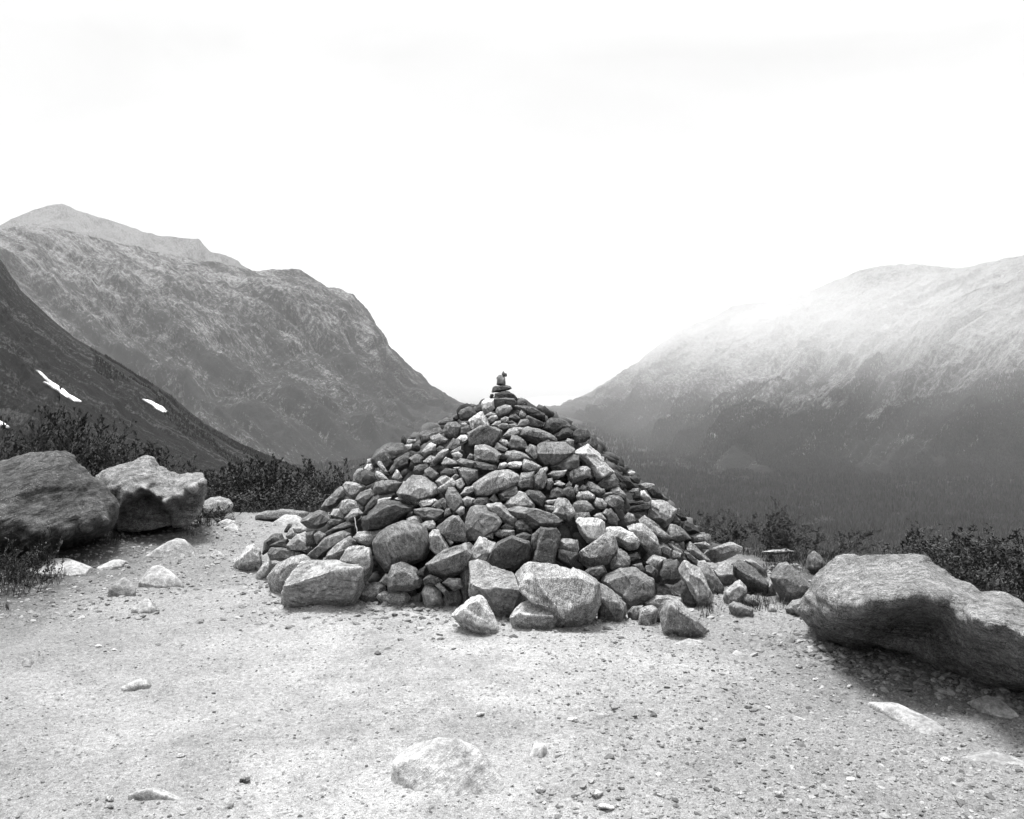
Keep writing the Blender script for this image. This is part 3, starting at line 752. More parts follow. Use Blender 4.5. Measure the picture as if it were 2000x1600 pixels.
def rock_mesh(name, P, rnd, level, seed, mat, rough=1.0, cuts=None, panels=True):
    """A worn rock that fills the convex hull of P (world points): facets meet in edges softened by rnd 0..9."""
    rs = np.random.RandomState(seed)
    c = P.mean(0)
    Q = P - c
    sc = np.maximum(np.abs(Q).max(0), 1e-4)
    Q = Q / sc
    N, d = hull_planes(Q)
    dirs, Fc = ICO[level]
    cuts = int(round(6 - 0.5 * rnd)) if cuts is None else cuts
    for _ in range(cuts):                                # chipped facets
        n = rs.randn(3)
        n /= np.linalg.norm(n)
        n[1] -= 0.5
        n /= np.linalg.norm(n)
        h = (Q @ n).max()
        N = np.vstack([N, n])
        d = np.append(d, h * rs.uniform(0.64 + 0.02 * rnd, 0.92))
    k = np.maximum(dirs @ N.T, 0) / d[None]
    p = 900.0 * (0.70 ** rnd) + 9
    mx = k.max(1)
    t = 1.0 / (mx * ((k / mx[:, None]) ** p).sum(1) ** (1.0 / p))
    V = dirs * t[:, None]
    lo, hi = V.min(0), V.max(0)                          # keep the full size of the outline however round the edges
    V = (V - lo) / (hi - lo) * (Q.max(0) - Q.min(0)) + Q.min(0)
    V = V * sc
    size = float(np.cbrt(np.prod(sc)))
    nr = vertex_normals(V, Fc)
    o = rs.rand(3) * 60
    w = V / size
    amp = 0.017 * rough * (1.1 - 0.06 * rnd)
    disp = amp * (0.7 + 0.1 * rnd) * fbm(w * 1.3 + o, 2) + amp * 0.8 * fbm(w * 4.2 + o, 3)
    bed = rs.randn(3)
    bed /= np.linalg.norm(bed)
    lay = vnoise(np.stack([w @ bed * 7 + 0.7 * vnoise(w * 1.5 + o), 0 * w[:, 0] + o[0], 0 * w[:, 0]], -1))
    disp = disp + amp * (0.9 - 0.08 * rnd) * np.clip(lay, -0.6, 0.6)
    disp = disp - amp * (1.0 - 0.08 * rnd) * np.clip(1 - 6 * np.abs(fbm(w * 2.2 + o + 7, 2)), 0, 1) * 0.8
    if level >= 4:
        disp = disp + amp * 0.45 * fbm(w * 13 + o, 2)
    if rnd <= 6 and panels:                                         # broken panels that step against each other
        k = 9
        site = w[rs.choice(len(w), k, replace=False)]
        tv = rs.randn(k, 3) * 0.11 * (1 - 0.1 * rnd)
        ww = w + 0.12 * np.stack([vnoise(w * 2 + o), vnoise(w * 2 + o + 9), vnoise(w * 2 + o + 19)], -1)
        q = np.linalg.norm(ww[:, None] - site[None], axis=2).argmin(1)
        disp = disp + np.clip(np.sum(tv[q] * (w - site[q]), 1), -0.045, 0.03) + (rs.rand(k) * 0.02 - 0.014)[q]
    V = V + nr * (disp * size)[:, None]
    return mesh_np(name, V, Fc, mat), c

def parse(line):
    label = ref = None
    if '#' in line:
        line, t = line.split('#')
        label, ref = [s.strip() for s in t.split('@')]
    ridge = []
    if '^' in line:
        line, r = line.split('^')
        ridge = [tuple(map(float, p.split(','))) for p in r.split()]
    k, tone, rnd, *pts = line.split()
    pts = [tuple(map(float, p.split(','))) for p in pts]
    ox, oy, s = CROPS[k]
    f = lambda L: np.array([(ox + x / s, oy + y / s) for x, y in L])
    return dict(tone=tone, rnd=int(rnd), poly=f(pts), ridge=f(ridge) if ridge else None, label=label, ref=ref)

def stone_points(poly, ridge, rnd, D0, rs, tilt, thick, foot=False):
    c = poly.mean(0)
    w, h = np.ptp(poly[:, 0]), np.ptp(poly[:, 1])
    mpp = D0 / F
    out = []
    def add(P, dD):
        for (x, y), dd in zip(P, np.broadcast_to(dD, len(P))):
            D = D0 + tilt * (c[1] - y) * mpp + dd
            out.append(at(x, y, D))
    grow = 1.03
    ring = c + (poly - c) * grow
    add(ring, 0.0)
    T = thick
    if ridge is not None:
        add(c + (ridge - c) * 1.0, -T * 1.35)
        b = c + (poly - c) * 0.86
        low = b[b[:, 1] > c[1]]
        add(low, -T * 0.75)
    elif rnd >= 7:
        add(c + (poly - c) * 0.86, -0.62 * T)
        add(c + (poly - c) * 0.5, -1.0 * T)
    else:
        s = rs.uniform(0.62, 0.8)
        sh = np.array([rs.uniform(-0.12, 0.12) * w, rs.uniform(-0.10, 0.10) * h])
        face = c + sh + (poly - c) * np.array([s, s * rs.uniform(0.6, 0.85)])
        slope = (face[:, 1] - c[1]) / max(h, 1)
        sl2 = (face[:, 0] - c[0]) / max(w, 1) * rs.uniform(-0.9, 0.9)
        add(face, -T * (1.0 + 0.30 * slope + sl2))
    add(c + np.array([0, 0.06 * h]) + (poly - c) * 0.84, T * 0.9)
    if foot:                                             # the part sunk in the gravel
        low = ring[ring[:, 1] > c[1] + 0.2 * h]
        n0 = len(out)
        add(c + (low - c) * np.array([0.9, 1.0]), 0.02)
        for k in range(n0, len(out)):
            out[k] = out[k] - np.array([0, 0, 0.07])
    return np.array(out)

def build_stones():
    stones = []
    for i, line in enumerate(STONES.strip().splitlines()):
        s = parse(line)
        rs = np.random.RandomState(100 + i)
        poly = s['poly']
        c = poly.mean(0)
        w, h = np.ptp(poly[:, 0]), np.ptp(poly[:, 1])
        D0 = cairn_depth(*c)
        T = 0.5 * math.sqrt(min(w, h) * 0.5 * (w + h)) * D0 / F * rs.uniform(0.78, 1.0)
        Dg = (HC + 0.015) * F / (poly[:, 1].max() - HZ) if poly[:, 1].max() > 1040 else 99
        foot = Dg < D0 + 0.35
        if foot:
            D0 = Dg + 0.07 * h * Dg / F
        ang = 0.14 if c[1] > 790 else 0.05
        P = stone_points(poly, s['ridge'], s['rnd'], D0, rs, ang, T, foot)
        big = max(w, h)
        level = 6 if big > 72 else 5 if big > 26 else 4
        me, loc = rock_mesh('stone', P, s['rnd'], level, 500 + i, MAT_STONE, panels=big > 36, cuts=2 if s['ridge'] is not None else None)
        o = link('stone', me, loc=loc)
        v = TONES[s['tone']] * rs.uniform(0.9, 1.1)
        o.color = (v, v, v, 1)
        s.update(o=o, c=c, size=math.sqrt(w * h), asp=max(w, h) / min(w, h), vert=h > w)
        stones.append(s)
    return stones
CAIRN = build_stones()

# --- what each stone is called: its own look, and the stone of note it lies beside
SIZE = lambda s: 'tiny' if s < 16 else 'small' if s < 30 else 'middling' if s < 55 else 'large'
TONE = {'w': 'pale', 'l': 'light grey', 'm': 'mid-grey', 'd': 'dark', 'k': 'black'}
def shape_word(s):
    r, a = s['rnd'], s['asp']
    if a > 2.1:
        return ('upright ' if s['vert'] else '') + ('rounded bar' if r >= 6 else 'sliver')
    if r >= 7:
        return 'rounded stone'
    if r >= 5:
        return 'smooth stone'
    if r >= 3:
        return 'lumpy stone'
    return 'angular stone' if a < 1.55 else 'angular slab'
def direction(d):
    a = math.degrees(math.atan2(-d[1], d[0]))
    k = int(((a + 22.5) % 360) // 45)
    return ['just right of', 'above and right of', 'just above', 'above and left of', 'just left of', 'below and left of', 'just below', 'below and right of'][k]
def label_all(items, marks, group, cat):
    used = set(s['label'] for s in items if s['label'])
    for s in items:
        if not s['label']:
            look = SIZE(s['size']) + ' ' + TONE[s['tone']] + ' ' + (s.get('word') or shape_word(s))
            near = sorted(marks, key=lambda q: np.hypot(*(q['c'] - s['c'])) - 0.35 * q['size'])
            near = [q for q in near if q is not s]
            done = None
            for q in near[:3]:
                t = look + ' ' + direction(s['c'] - q['c']) + ' ' + q['ref']
                if t not in used:
                    done = t
                    break
            if not done:
                t = look + ' ' + direction(s['c'] - near[0]['c']) + ' ' + near[0]['ref']
                n = sum(1 for u in used if u.startswith(t))
                for word in ('next of them', 'third of them', 'fourth of them', 'fifth of them', 'sixth of them'):
                    if t + ', ' + word not in used:
                        done = t + ', ' + word
                        break
            s['label'] = done
            used.add(done)
        tag(s['o'], s['label'], cat, group)
label_all(CAIRN, [s for s in CAIRN if s['ref']], 'stones piled into the cairn', 'stone')

# --- small rubble that fills the pile between and behind the stones
def pebble_cloud(name, pts, sizes, seed, mat, flat=0.75, lvl=1, tint=None):
    rs = np.random.RandomState(seed)
    B, Fc = ICO[lvl]
    n, m = len(pts), len(B)
    V = np.empty((n, m, 3), np.float32)
    for i0 in range(0, n, 4000):
        i1 = min(n, i0 + 4000)
        k = i1 - i0
        a = rs.rand(k, 1) * 60
        nz = vnoise((B[None] * 1.3 + a[:, :, None] * np.array([1, 1.7, 0.6])).reshape(-1, 3)).reshape(k, m, 1)
        sc = np.stack([rs.uniform(0.75, 1.3, k), rs.uniform(0.75, 1.3, k), flat * rs.uniform(0.65, 1.2, k)], -1)
        q = B[None] * (1 + 0.45 * nz) * sc[:, None]
        th = rs.rand(k) * 6.283
        cs, sn = np.cos(th)[:, None], np.sin(th)[:, None]
        tl = rs.uniform(-0.5, 0.5, k)[:, None]
        z2 = q[..., 2] + tl * q[..., 0]
        V[i0:i1, :, 0] = (q[..., 0] * cs - q[..., 1] * sn) * sizes[i0:i1, None]
        V[i0:i1, :, 1] = (q[..., 0] * sn + q[..., 1] * cs) * sizes[i0:i1, None]
        V[i0:i1, :, 2] = z2 * sizes[i0:i1, None]
    V += np.asarray(pts, np.float32)[:, None]
    FF = (Fc[None] + (np.arange(n) * m)[:, None, None]).reshape(-1, 3)
    return link(name, mesh_np(name, V.reshape(-1, 3), FF, mat, smooth=lvl > 1))

def loose_material(name, lo, hi):
    m = Mat(name)
    g = m.n('NewGeometry')
    co = m.coord('Object')
    v = m.rng(g.outputs['Random Per Island'], 0, 1, lo, hi)
    v = m.op('MULTIPLY', v, m.rng(m.noise(co, 120, 4, 0.75), 0.3, 0.7, 0.6, 1.4))
    return m.done(v, m.bump(m.noise(co, 160, 3, 0.7), 0.7, 0.006))
MAT_RUBBLE = loose_material('rubble', 0.02, 0.09)
MAT_GRAVEL = loose_material('loose_gravel', 0.06, 0.25)

def build_rubble():
    rs = np.random.RandomState(3)
    P, Sz = [], []
    for _ in range(2600):
        z = 1.33 * (1 - math.sqrt(rs.rand())) if rs.rand() < .9 else rs.uniform(0, 1.3)
        th = rs.uniform(0, 2 * math.pi)
        sz = rs.uniform(0.03, 0.075)
        back = math.sin(th) > 0.15
        if back:
            sz *= rs.uniform(0.8, 1.5)
        r = max(0.0, cairn_r(z) - (0.17 + 0.30 * max(0, 1 - z / 0.45) if not back else 0.13) - sz * 0.7 - 0.02 * rs.rand())
        P.append((AX + r * math.cos(th), AY + r * math.sin(th) / 1.22, z - (0.03 if not back else 0.0)))
        Sz.append(sz)
    o = pebble_cloud('rubble', np.array(P), np.array(Sz), 9, MAT_RUBBLE, flat=0.85, lvl=2)
    # the packed heart of the heap
    zs = np.linspace(-0.2, 1.22, 40)
    th = np.linspace(0, 2 * math.pi, 160, endpoint=False)
    zz, tt = np.meshgrid(zs, th, indexing='ij')
    rr = np.maximum(cairn_r(zz) - 0.20 - 0.32 * np.clip(1 - zz / 0.45, 0, 1), 0.02)
    x, y = AX + rr * np.cos(tt), AY + rr * np.sin(tt) / 1.22
    V = np.stack([x, y, zz - 0.02], -1).reshape(-1, 3)
    V += 0.03 * np.stack([vnoise(V * 9), vnoise(V * 9 + 31), vnoise(V * 9 + 71)], -1)
    n, k = 40, 160
    i, j = np.meshgrid(np.arange(n - 1), np.arange(k), indexing='ij')
    a = (i * k + j).ravel()
    b = (i * k + (j + 1) % k).ravel()
    Fc = np.stack([a, b, b + k, a + k], -1)
    me = o.data
    heart = mesh_np('heart', V, Fc, MAT_RUBBLE)
    bm = bmesh.new()
    bm.from_mesh(me)
    bm.from_mesh(heart)
    bm.to_mesh(me)
    bm.free()
    tag(o, 'small dark rubble filling the gaps inside the cairn', 'rubble', kind='stuff')
build_rubble()

# --- two pale cords hanging over the striped slab
def tube(V, Fs, pts, r0, r1, sides=5):
    pts = [Vector(p) for p in pts]
    base = len(V)
    n = len(pts)
    for i, p in enumerate(pts):
        t = (pts[min(i + 1, n - 1)] - pts[max(i - 1, 0)]).normalized()
        u = t.orthogonal().normalized()
        w = t.cross(u)
        r = r0 + (r1 - r0) * i / max(1, n - 1)
        for k in range(sides):
            a = 2 * math.pi * k / sides
            V.append(p + (u * math.cos(a) + w * math.sin(a)) * r)
    for i in range(n - 1):
        for k in range(sides):
            a, b = base + i * sides + k, base + i * sides + (k + 1) % sides
            Fs.append((a, b, b + sides, a + sides))
m_ = Mat('bleached_cord')
MAT_CORD = m_.done(m_.rng(m_.noise(m_.coord('Object'), 300, 3), 0.3, 0.7, 0.6, 0.85))
def build_cords():
    dg = bpy.context.evaluated_depsgraph_get()
    for pts, lab in (([(692.5, 1010), (694, 1018), (694.5, 1026), (697, 1033), (697.5, 1040)], 'thin white cord, the shorter strand hanging beside the striped slab'),
                     ([(705, 1008), (706.5, 1015), (710, 1022), (711, 1030), (713, 1040)], 'thin white cord, the thicker strand hanging over the striped slab')):
        P = []
        for (x, y) in pts:
            r = Vector(ray(x, y)).normalized()
            hit, loc, *_ = S.ray_cast(dg, Vector((0, 0, HC)), r)
            P.append(loc - r * 0.006 if hit and loc.y < 9 else Vector(at(x, y, cairn_depth(x, y) - 0.1)))
        for k in range(1, len(P)):                       # a cord hangs: it does not dive into every gap
            if abs(P[k].y - P[k - 1].y) > 0.03:
                P[k] = Vector(at(*pts[k], P[k - 1].y - 0.004))
        V, Fs = [], []
        q = [P[0]]
        for a, b in zip(P, P[1:]):
            q += [a.lerp(b, 0.5), b]
        tube(V, Fs, q, 0.0036 if 'shorter' in lab else 0.005, 0.0036 if 'shorter' in lab else 0.005)
        c = sum(V, Vector()) / len(V)
        o = link('cord', mesh_np('cord', np.array([v - c for v in V]), np.array(Fs), MAT_CORD), loc=c)
        tag(o, lab, 'cord', 'white cords on the striped slab')
bpy.context.view_layer.update()
build_cords()

# ------------------------------------------------------------------ big boulders
def relief_boulder(name, outline, ctrl, D0, thick, tilt, seed, tone, label, step, mat=MAT_BOULDER, amp=1.0, lean=0.0, group=None, cleave=None, facet=None, power=1.6):
    """Outline and relief points (px, py, metres towards the viewer) of a boulder whose middle stands D0 away."""
    out = np.array(outline, float)
    c = out.mean(0)
    mpp = D0 / F
    n = len(out)
    dense = []
    for i in range(n):
        a, b = out[i], out[(i + 1) % n]
        k = max(1, int(np.hypot(*(b - a)) / step))
        dense += [a + (b - a) * t / k for t in range(k)]
    dense = np.array(dense)
    # round the corners a little
    for _ in range(1):
        dense = 0.5 * dense + 0.25 * (np.roll(dense, 1, 0) + np.roll(dense, -1, 0))
    xs = np.arange(out[:, 0].min(), out[:, 0].max(), step)
    ys = np.arange(out[:, 1].min(), out[:, 1].max(), step * 0.87)
    gx, gy = np.meshgrid(xs, ys)
    gx[1::2] += step * 0.5
    G = np.stack([gx, gy], -1).reshape(-1, 2)
    def inside(P):
        r = np.zeros(len(P), bool)
        m = len(dense)
        for i in range(m):
            a, b = dense[i], dense[(i + 1) % m]
            cnd = (a[1] > P[:, 1]) != (b[1] > P[:, 1])
            xi = (b[0] - a[0]) * (P[:, 1] - a[1]) / (b[1] - a[1] + 1e-9) + a[0]
            r ^= cnd & (P[:, 0] < xi)
        return r
    dist = np.min(np.hypot(G[:, None, 0] - dense[None, :, 0], G[:, None, 1] - dense[None, :, 1]), 1)
    G = G[inside(G) & (dist > step * 0.6)]
    P2 = np.vstack([dense, G])
    nb = len(dense)
    vo, eo, fo, *_ = delaunay_2d_cdt([Vector(p) for p in P2], [(i, (i + 1) % nb) for i in range(nb)], [], 1, 1e-6)
    P2 = np.array([v[:] for v in vo])
    tri = np.array([f for f in fo])
    db = np.min(np.hypot(P2[:, None, 0] - dense[None, :, 0], P2[:, None, 1] - dense[None, :, 1]), 1)
    # relief: biharmonic spline through the outline (0) and the control points
    K = np.vstack([dense[::3], np.array([q[:2] for q in ctrl])])
    kv = np.concatenate([np.zeros(len(dense[::3])), [q[2] for q in ctrl]])
    def phi(r):
        return r ** power
    A = phi(np.hypot(K[:, None, 0] - K[None, :, 0], K[:, None, 1] - K[None, :, 1]) / 100.0)
    A = np.block([[A, np.ones((len(K), 1))], [np.ones((1, len(K))), np.zeros((1, 1))]])
    wts = np.linalg.solve(A + np.eye(len(A)) * 1e-6, np.append(kv, 0))
    R = phi(np.hypot(P2[:, None, 0] - K[None, :, 0], P2[:, None, 1] - K[None, :, 1]) / 100.0) @ wts[:-1] + wts[-1]
    edge = np.sqrt(np.clip(1 - (1 - np.clip(db / (step * 3.2), 0, 1)) ** 2, 0, 1))
    R = R * (0.25 + 0.75 * edge) + 0.02 * edge
    R[db < 1e-3] = 0
    Rb = thick * np.sqrt(np.clip(1 - (1 - np.clip(db / (0.32 * np.ptp(out[:, 1])), 0, 1)) ** 2, 0, 1))
    def place(dd):
        D = D0 + tilt * (c[1] - P2[:, 1]) * mpp + lean * (P2[:, 0] - c[0]) * mpp + dd
        return np.stack([(P2[:, 0] - 1000) / F * D, D, HC + (HZ - P2[:, 1]) / F * D], -1)
    Vf, Vb = place(-R), place(Rb)
    m = len(P2)
    isb = db < 1e-3
    idx = np.where(isb, np.arange(m), np.arange(m) + m)
    V = np.vstack([Vf, Vb])
    Fc = np.vstack([tri, idx[tri][:, ::-1]])
    a, b, d = V[Fc[0, 0]], V[Fc[0, 1]], V[Fc[0, 2]]
    if np.cross(b - a, d - a)[1] > 0:
        Fc = Fc[:, ::-1]
    used = np.unique(Fc)
    re = np.full(len(V), -1)
    re[used] = np.arange(len(used))
    V, Fc = V[used], re[Fc]
    nr = vertex_normals(V, Fc)
    rs = np.random.RandomState(seed)
    o = rs.rand(3) * 50
    w = V + o
    dsp = 0.015 * fbm(w * 3.0, 4) + 0.012 * (1 - 2 * np.abs(fbm(w * np.array([5, 5, 13]), 3)))
    dsp = dsp + 0.004 * fbm(w * 30, 2)
    if cleave:                                           # broken cleavage steps
        ang, dep = cleave
        q = w[:, 2] * math.cos(ang) - w[:, 0] * math.sin(ang) + 0.05 * fbm(w * 2.5, 2)
        al = w[:, 0] * math.cos(ang) + w[:, 2] * math.sin(ang)
        cr = fbm(np.stack([al * 2.2, q * 17, w[:, 1] * 3], -1), 3)
        dsp = dsp + dep * (1 - 2.2 * np.abs(cr)) + dep * 1.2 * np.round(1.6 * vnoise(np.stack([al * 1.3, q * 5, w[:, 1] * 1.5], -1)) * 2) / 2
    if facet:                                            # fracture faces: flat panels that step and tilt against each other
        nf, tl = facet
        st = np.random.RandomState(seed + 5)
        site = V[st.choice(len(V), nf, replace=False)]
        tv = st.randn(nf, 3) * tl
        ang0 = cleave[0] if cleave else 0.3
        M = np.array([[math.cos(ang0), 0, math.sin(ang0)], [0, 1, 0], [-2.2 * math.sin(ang0), 0, 2.2 * math.cos(ang0)]])
        wv = (V + 0.06 * np.stack([vnoise(w * 4), vnoise(w * 4 + 9), vnoise(w * 4 + 19)], -1)) @ M.T
        dd = np.linalg.norm(wv[:, None] - (site @ M.T)[None], axis=2)
        k = dd.argmin(1)
        dsp = dsp + np.clip(np.sum(tv[k] * (V - site[k]), 1), -0.035, 0.035) + ((st.rand(nf) - 0.6) * 0.05 * tl / 0.3)[k]
    V = V + nr * (dsp * amp)[:, None]
    cc = V.mean(0)
    ob = link(name, mesh_np(name, V - cc, Fc, mat), loc=cc)
    ob.color = (tone, tone, tone, 1)
    tag(ob, label, 'boulder', group)
    return ob

relief_boulder('boulder',
    [(1560, 1195), (1566, 1172), (1585, 1135), (1612, 1102), (1632, 1086), (1690, 1082), (1760, 1078), (1785, 1075), (1808, 1080), (1825, 1100), (1855, 1122), (1895, 1136), (1918, 1158), (1962, 1165), (2010, 1185), (2070, 1215), (2120, 1270), (2110, 1330), (2040, 1356), (1960, 1356), (1890, 1336), (1830, 1310), (1770, 1278), (1720, 1266), (1660, 1268), (1610, 1250), (1575, 1222)],
    [(1640, 1106, .10), (1720, 1100, .10), (1790, 1098, .12), (1610, 1132, .22), (1680, 1128, .30), (1760, 1128, .34), (1820, 1128, .32), (1640, 1150, .44), (1720, 1148, .58), (1800, 1146, .54), (1860, 1160, .44), (1600, 1165, .30), (1640, 1180, .56), (1700, 1172, .74), (1770, 1168, .74), (1830, 1172, .62),
     (1900, 1178, .52), (1960, 1190, .48), (1880, 1186, .58), (1620, 1205, .40), (1680, 1200, .66), (1750, 1192, .62), (1700, 1222, .34), (1770, 1214, .16), (1830, 1216, .14), (1860, 1204, .52), (1650, 1235, .20), (1720, 1246, .10), (1790, 1240, .06), (1850, 1232, .22), (1900, 1206, .82), (1960, 1214, .84), (2020, 1236, .84), (2070, 1260, .6),
     (1900, 1240, .58), (1960, 1256, .64), (2030, 1280, .64), (1820, 1270, .08), (1880, 1286, .22), (1950, 1302, .34), (2030, 1325, .34), (1960, 1336, .12)],
    5.1, 0.55, 0.08, 5, 0.13, 'huge smooth grooved boulder at the right edge, overhanging the gravel', 4.0, amp=0.7, lean=-0.72, cleave=(-0.15, 0.006))
relief_boulder('boulder',
    [(-150, 960), (-100, 915), (-60, 904), (0, 905), (20, 899), (60, 891), (106, 881), (130, 884), (148, 900), (180, 931), (202, 948), (227, 985), (224, 1008), (215, 1030), (180, 1050), (140, 1064), (110, 1078), (80, 1092), (20, 1100), (-60, 1102), (-130, 1070)],
    [(0, 920, .20), (60, 906, .20), (108, 897, .20), (136, 902, .20), (170, 935, .24), (30, 945, .40), (90, 930, .36), (130, 935, .34), (180, 955, .30), (0, 985, .52), (60, 975, .50), (110, 975, .47), (160, 985, .44), (205, 985, .34), (100, 1020, .60), (150, 1020, .56), (195, 1010, .46), (40, 1040, .62), (90, 1052, .64), (130, 1044, .62), (170, 1032, .56), (205, 1018, .46), (0, 1060, .55), (60, 1072, .5), (-60, 1000, .5), (-80, 1060, .4), (100, 1074, .10), (140, 1059, .10), (180, 1045, .10), (214, 1024, .08)],
    8.1, 0.7, 0.05, 21, 0.05, 'dark cleaved boulder with a peaked top at the left edge', 4.0, mat=MAT_CLEAVED, amp=0.55, lean=0.25, group='pair of big boulders by the willow thicket', cleave=(0.5, 0.010), facet=(16, 0.10), power=1.15)
EDGE2 = [(397, 946), (376, 959), (350, 974), (322, 989), (304, 975), (284, 962), (262, 974), (236, 992), (214, 1008)]
relief_boulder('boulder',
    [(184, 930), (200, 918), (240, 908), (265, 902), (285, 893), (298, 896), (306, 913), (330, 922), (355, 928), (380, 924), (396, 926), (404, 940), (400, 965), (392, 1000), (370, 1024), (300, 1034), (220, 1038), (203, 1010), (213, 980), (190, 950)],
    [(x, y - 4, .50 - .0016 * abs(x - 322)) for x, y in EDGE2] + [(x, y + 9, .06) for x, y in EDGE2] +
    [(230, 925, .18), (280, 912, .16), (292, 922, .18), (322, 935, .20), (360, 938, .18), (388, 934, .12), (215, 955, .26), (250, 950, .34), (284, 945, .36), (300, 950, .28), (330, 955, .34), (318, 970, .42), (350, 955, .30), (260, 1005, .02), (290, 1000, .02), (330, 1010, .03), (360, 1000, .04), (350, 1020, .0)],
    9.0, 0.6, 0.20, 33, 0.13, 'lighter grey boulder with a knobbed crest and a sharp overhang', 3.2, amp=0.6, group='pair of big boulders by the willow thicket', cleave=(0.35, 0.008), facet=(12, 0.08), power=1.1)

GROUND = []
def ground_stone(poly, rnd, tone, label, seed, D=None, name='boulder', ridge=None, level=4, mat=MAT_STONE, cat='boulder'):
    poly = np.array(poly, float)
    rs = np.random.RandomState(seed)
    c = poly.mean(0)
    w, h = np.ptp(poly[:, 0]), np.ptp(poly[:, 1])
    if D is None:
        D = (HC + 0.03) * F / (poly[:, 1].max() - HZ)
    T = 0.45 * math.sqrt(min(w, h) * 0.5 * (w + h)) * D / F
    P = stone_points(poly, np.array(ridge, float) if ridge else None, rnd, D + T * 0.5, rs, 0.4, T)
    me, loc = rock_mesh(name, P, rnd, level, seed, mat)
    o = link(name, me, loc=loc)
    v = TONES[tone]
    o.color = (v, v, v, 1)
    tag(o, label, cat)
    return o
ground_stone([(393, 992), (398, 980), (412, 972), (430, 970), (448, 976), (455, 986), (450, 998), (436, 1008), (415, 1012), (398, 1006)], 7, 'l', 'rounded striped boulder between the thicket and the gravel path', 61)
ground_stone([(430, 1012), (436, 1006), (448, 1006), (460, 1014), (450, 1020), (434, 1020)], 5, 'd', 'small dark stone tucked under the rounded striped boulder', 62)
ground_stone([(500, 1015), (512, 1004), (530, 997), (560, 995), (585, 997), (602, 1001), (592, 1016), (560, 1020), (520, 1020)], 3, 'm', 'low flat-topped rock at the edge of the thicket, left of the cairn', 63)
ground_stone([(1575, 1110), (1578, 1088), (1590, 1077), (1602, 1086), (1612, 1100), (1612, 1118), (1590, 1122)], 3, 'd', 'dark pointed stone half hidden behind the huge smooth boulder', 64, D=7.3)
ground_stone([(1488, 1077), (1510, 1074), (1535, 1072), (1555, 1076), (1540, 1081), (1512, 1083)], 2, 'l', 'thin pale slab lying among the low conifer shrubs', 65, D=7.9)
ground_stone([(1597, 1262), (1608, 1258), (1622, 1264), (1634, 1274), (1628, 1280), (1610, 1276)], 6, 'm', 'small oval stone wedged under the huge smooth boulder', 66)
ground_stone([(1980, 1362), (1992, 1354), (2010, 1352), (2020, 1372), (1995, 1376)], 5, 'd', 'dark lump beside the foot of the huge smooth boulder', 67)

# ------------------------------------------------------------------ pale rocks set in the gravel
ROCKS = """
w .21 770,1482 800,1457 850,1456 905,1462 958,1488 986,1530 965,1560 900,1574 850,1568 800,1530 # biggest pale rock half buried in the gravel, front and centre @ the big buried rock
w .06 1700,1371 1740,1371 1790,1394 1830,1409 1862,1440 1848,1452 1800,1436 1775,1402 # long pale crooked rock breaking the gravel near the huge boulder @ the crooked buried rock
w .06 1884,1478 1922,1464 2000,1486 2040,1520 2010,1546 1960,1520 1900,1500 # pale slab breaking the gravel at the lower right edge @ the edge slab
w .10 48,1112 80,1098 140,1095 178,1107 165,1120 110,1126 70,1127 # broad pale slab beside the leafy bush on the far left @ the bush slab
w .05 190,1108 220,1097 245,1095 236,1104 200,1113
w .13 268,1140 285,1116 310,1110 345,1128 357,1140 320,1146 # pale dome of rock on the left side of the path @ the path dome
w .16 288,1086 320,1070 350,1059 370,1064 377,1085 335,1090 # pale pointed rock in the path, behind the path dome @ the path point
l .12 210,1155 240,1136 264,1150 262,1160 236,1163 # small grey pyramid in front of the path dome @ the path pyramid
w .07 256,1191 284,1172 295,1178 301,1192 272,1196
w .05 1308,1262 1340,1250 1372,1254 1398,1274 1352,1276
w .03 1128,1302 1160,1296 1196,1310 1160,1314
w .05 1158,1396 1182,1396 1217,1426 1190,1422
w .07 1032,1492 1042,1463 1068,1462 1058,1490
w .04 746,1196 780,1194 834,1204 800,1214 756,1208
w .04 870,1250 898,1234 932,1256 916,1272 884,1264
w .04 1168,1374 1232,1369 1298,1386 1262,1406 1192,1397
w .04 238,1345 284,1329 288,1338 248,1348
w .05 250,1556 306,1547 353,1562 292,1567
w .06 1900,1370 1924,1361 1968,1378 2004,1408 1950,1402
w .05 348,1034 362,1026 380,1033 364,1037
w .06 436,1033 453,1025 472,1036 455,1039
w .05 415,1026 445,1015 464,1020 450,1027
w .06 404,1087 420,1077 439,1086 424,1091
w .10 526,1026 552,1009 586,1011 594,1028 552,1030
l .03 40,1296 48,1287 60,1292 58,1300 46,1302
w .03 1420,1290 1440,1272 1466,1284 1470,1296 1440,1298
w .03 1510,1404 1540,1396 1580,1408 1550,1416
"""
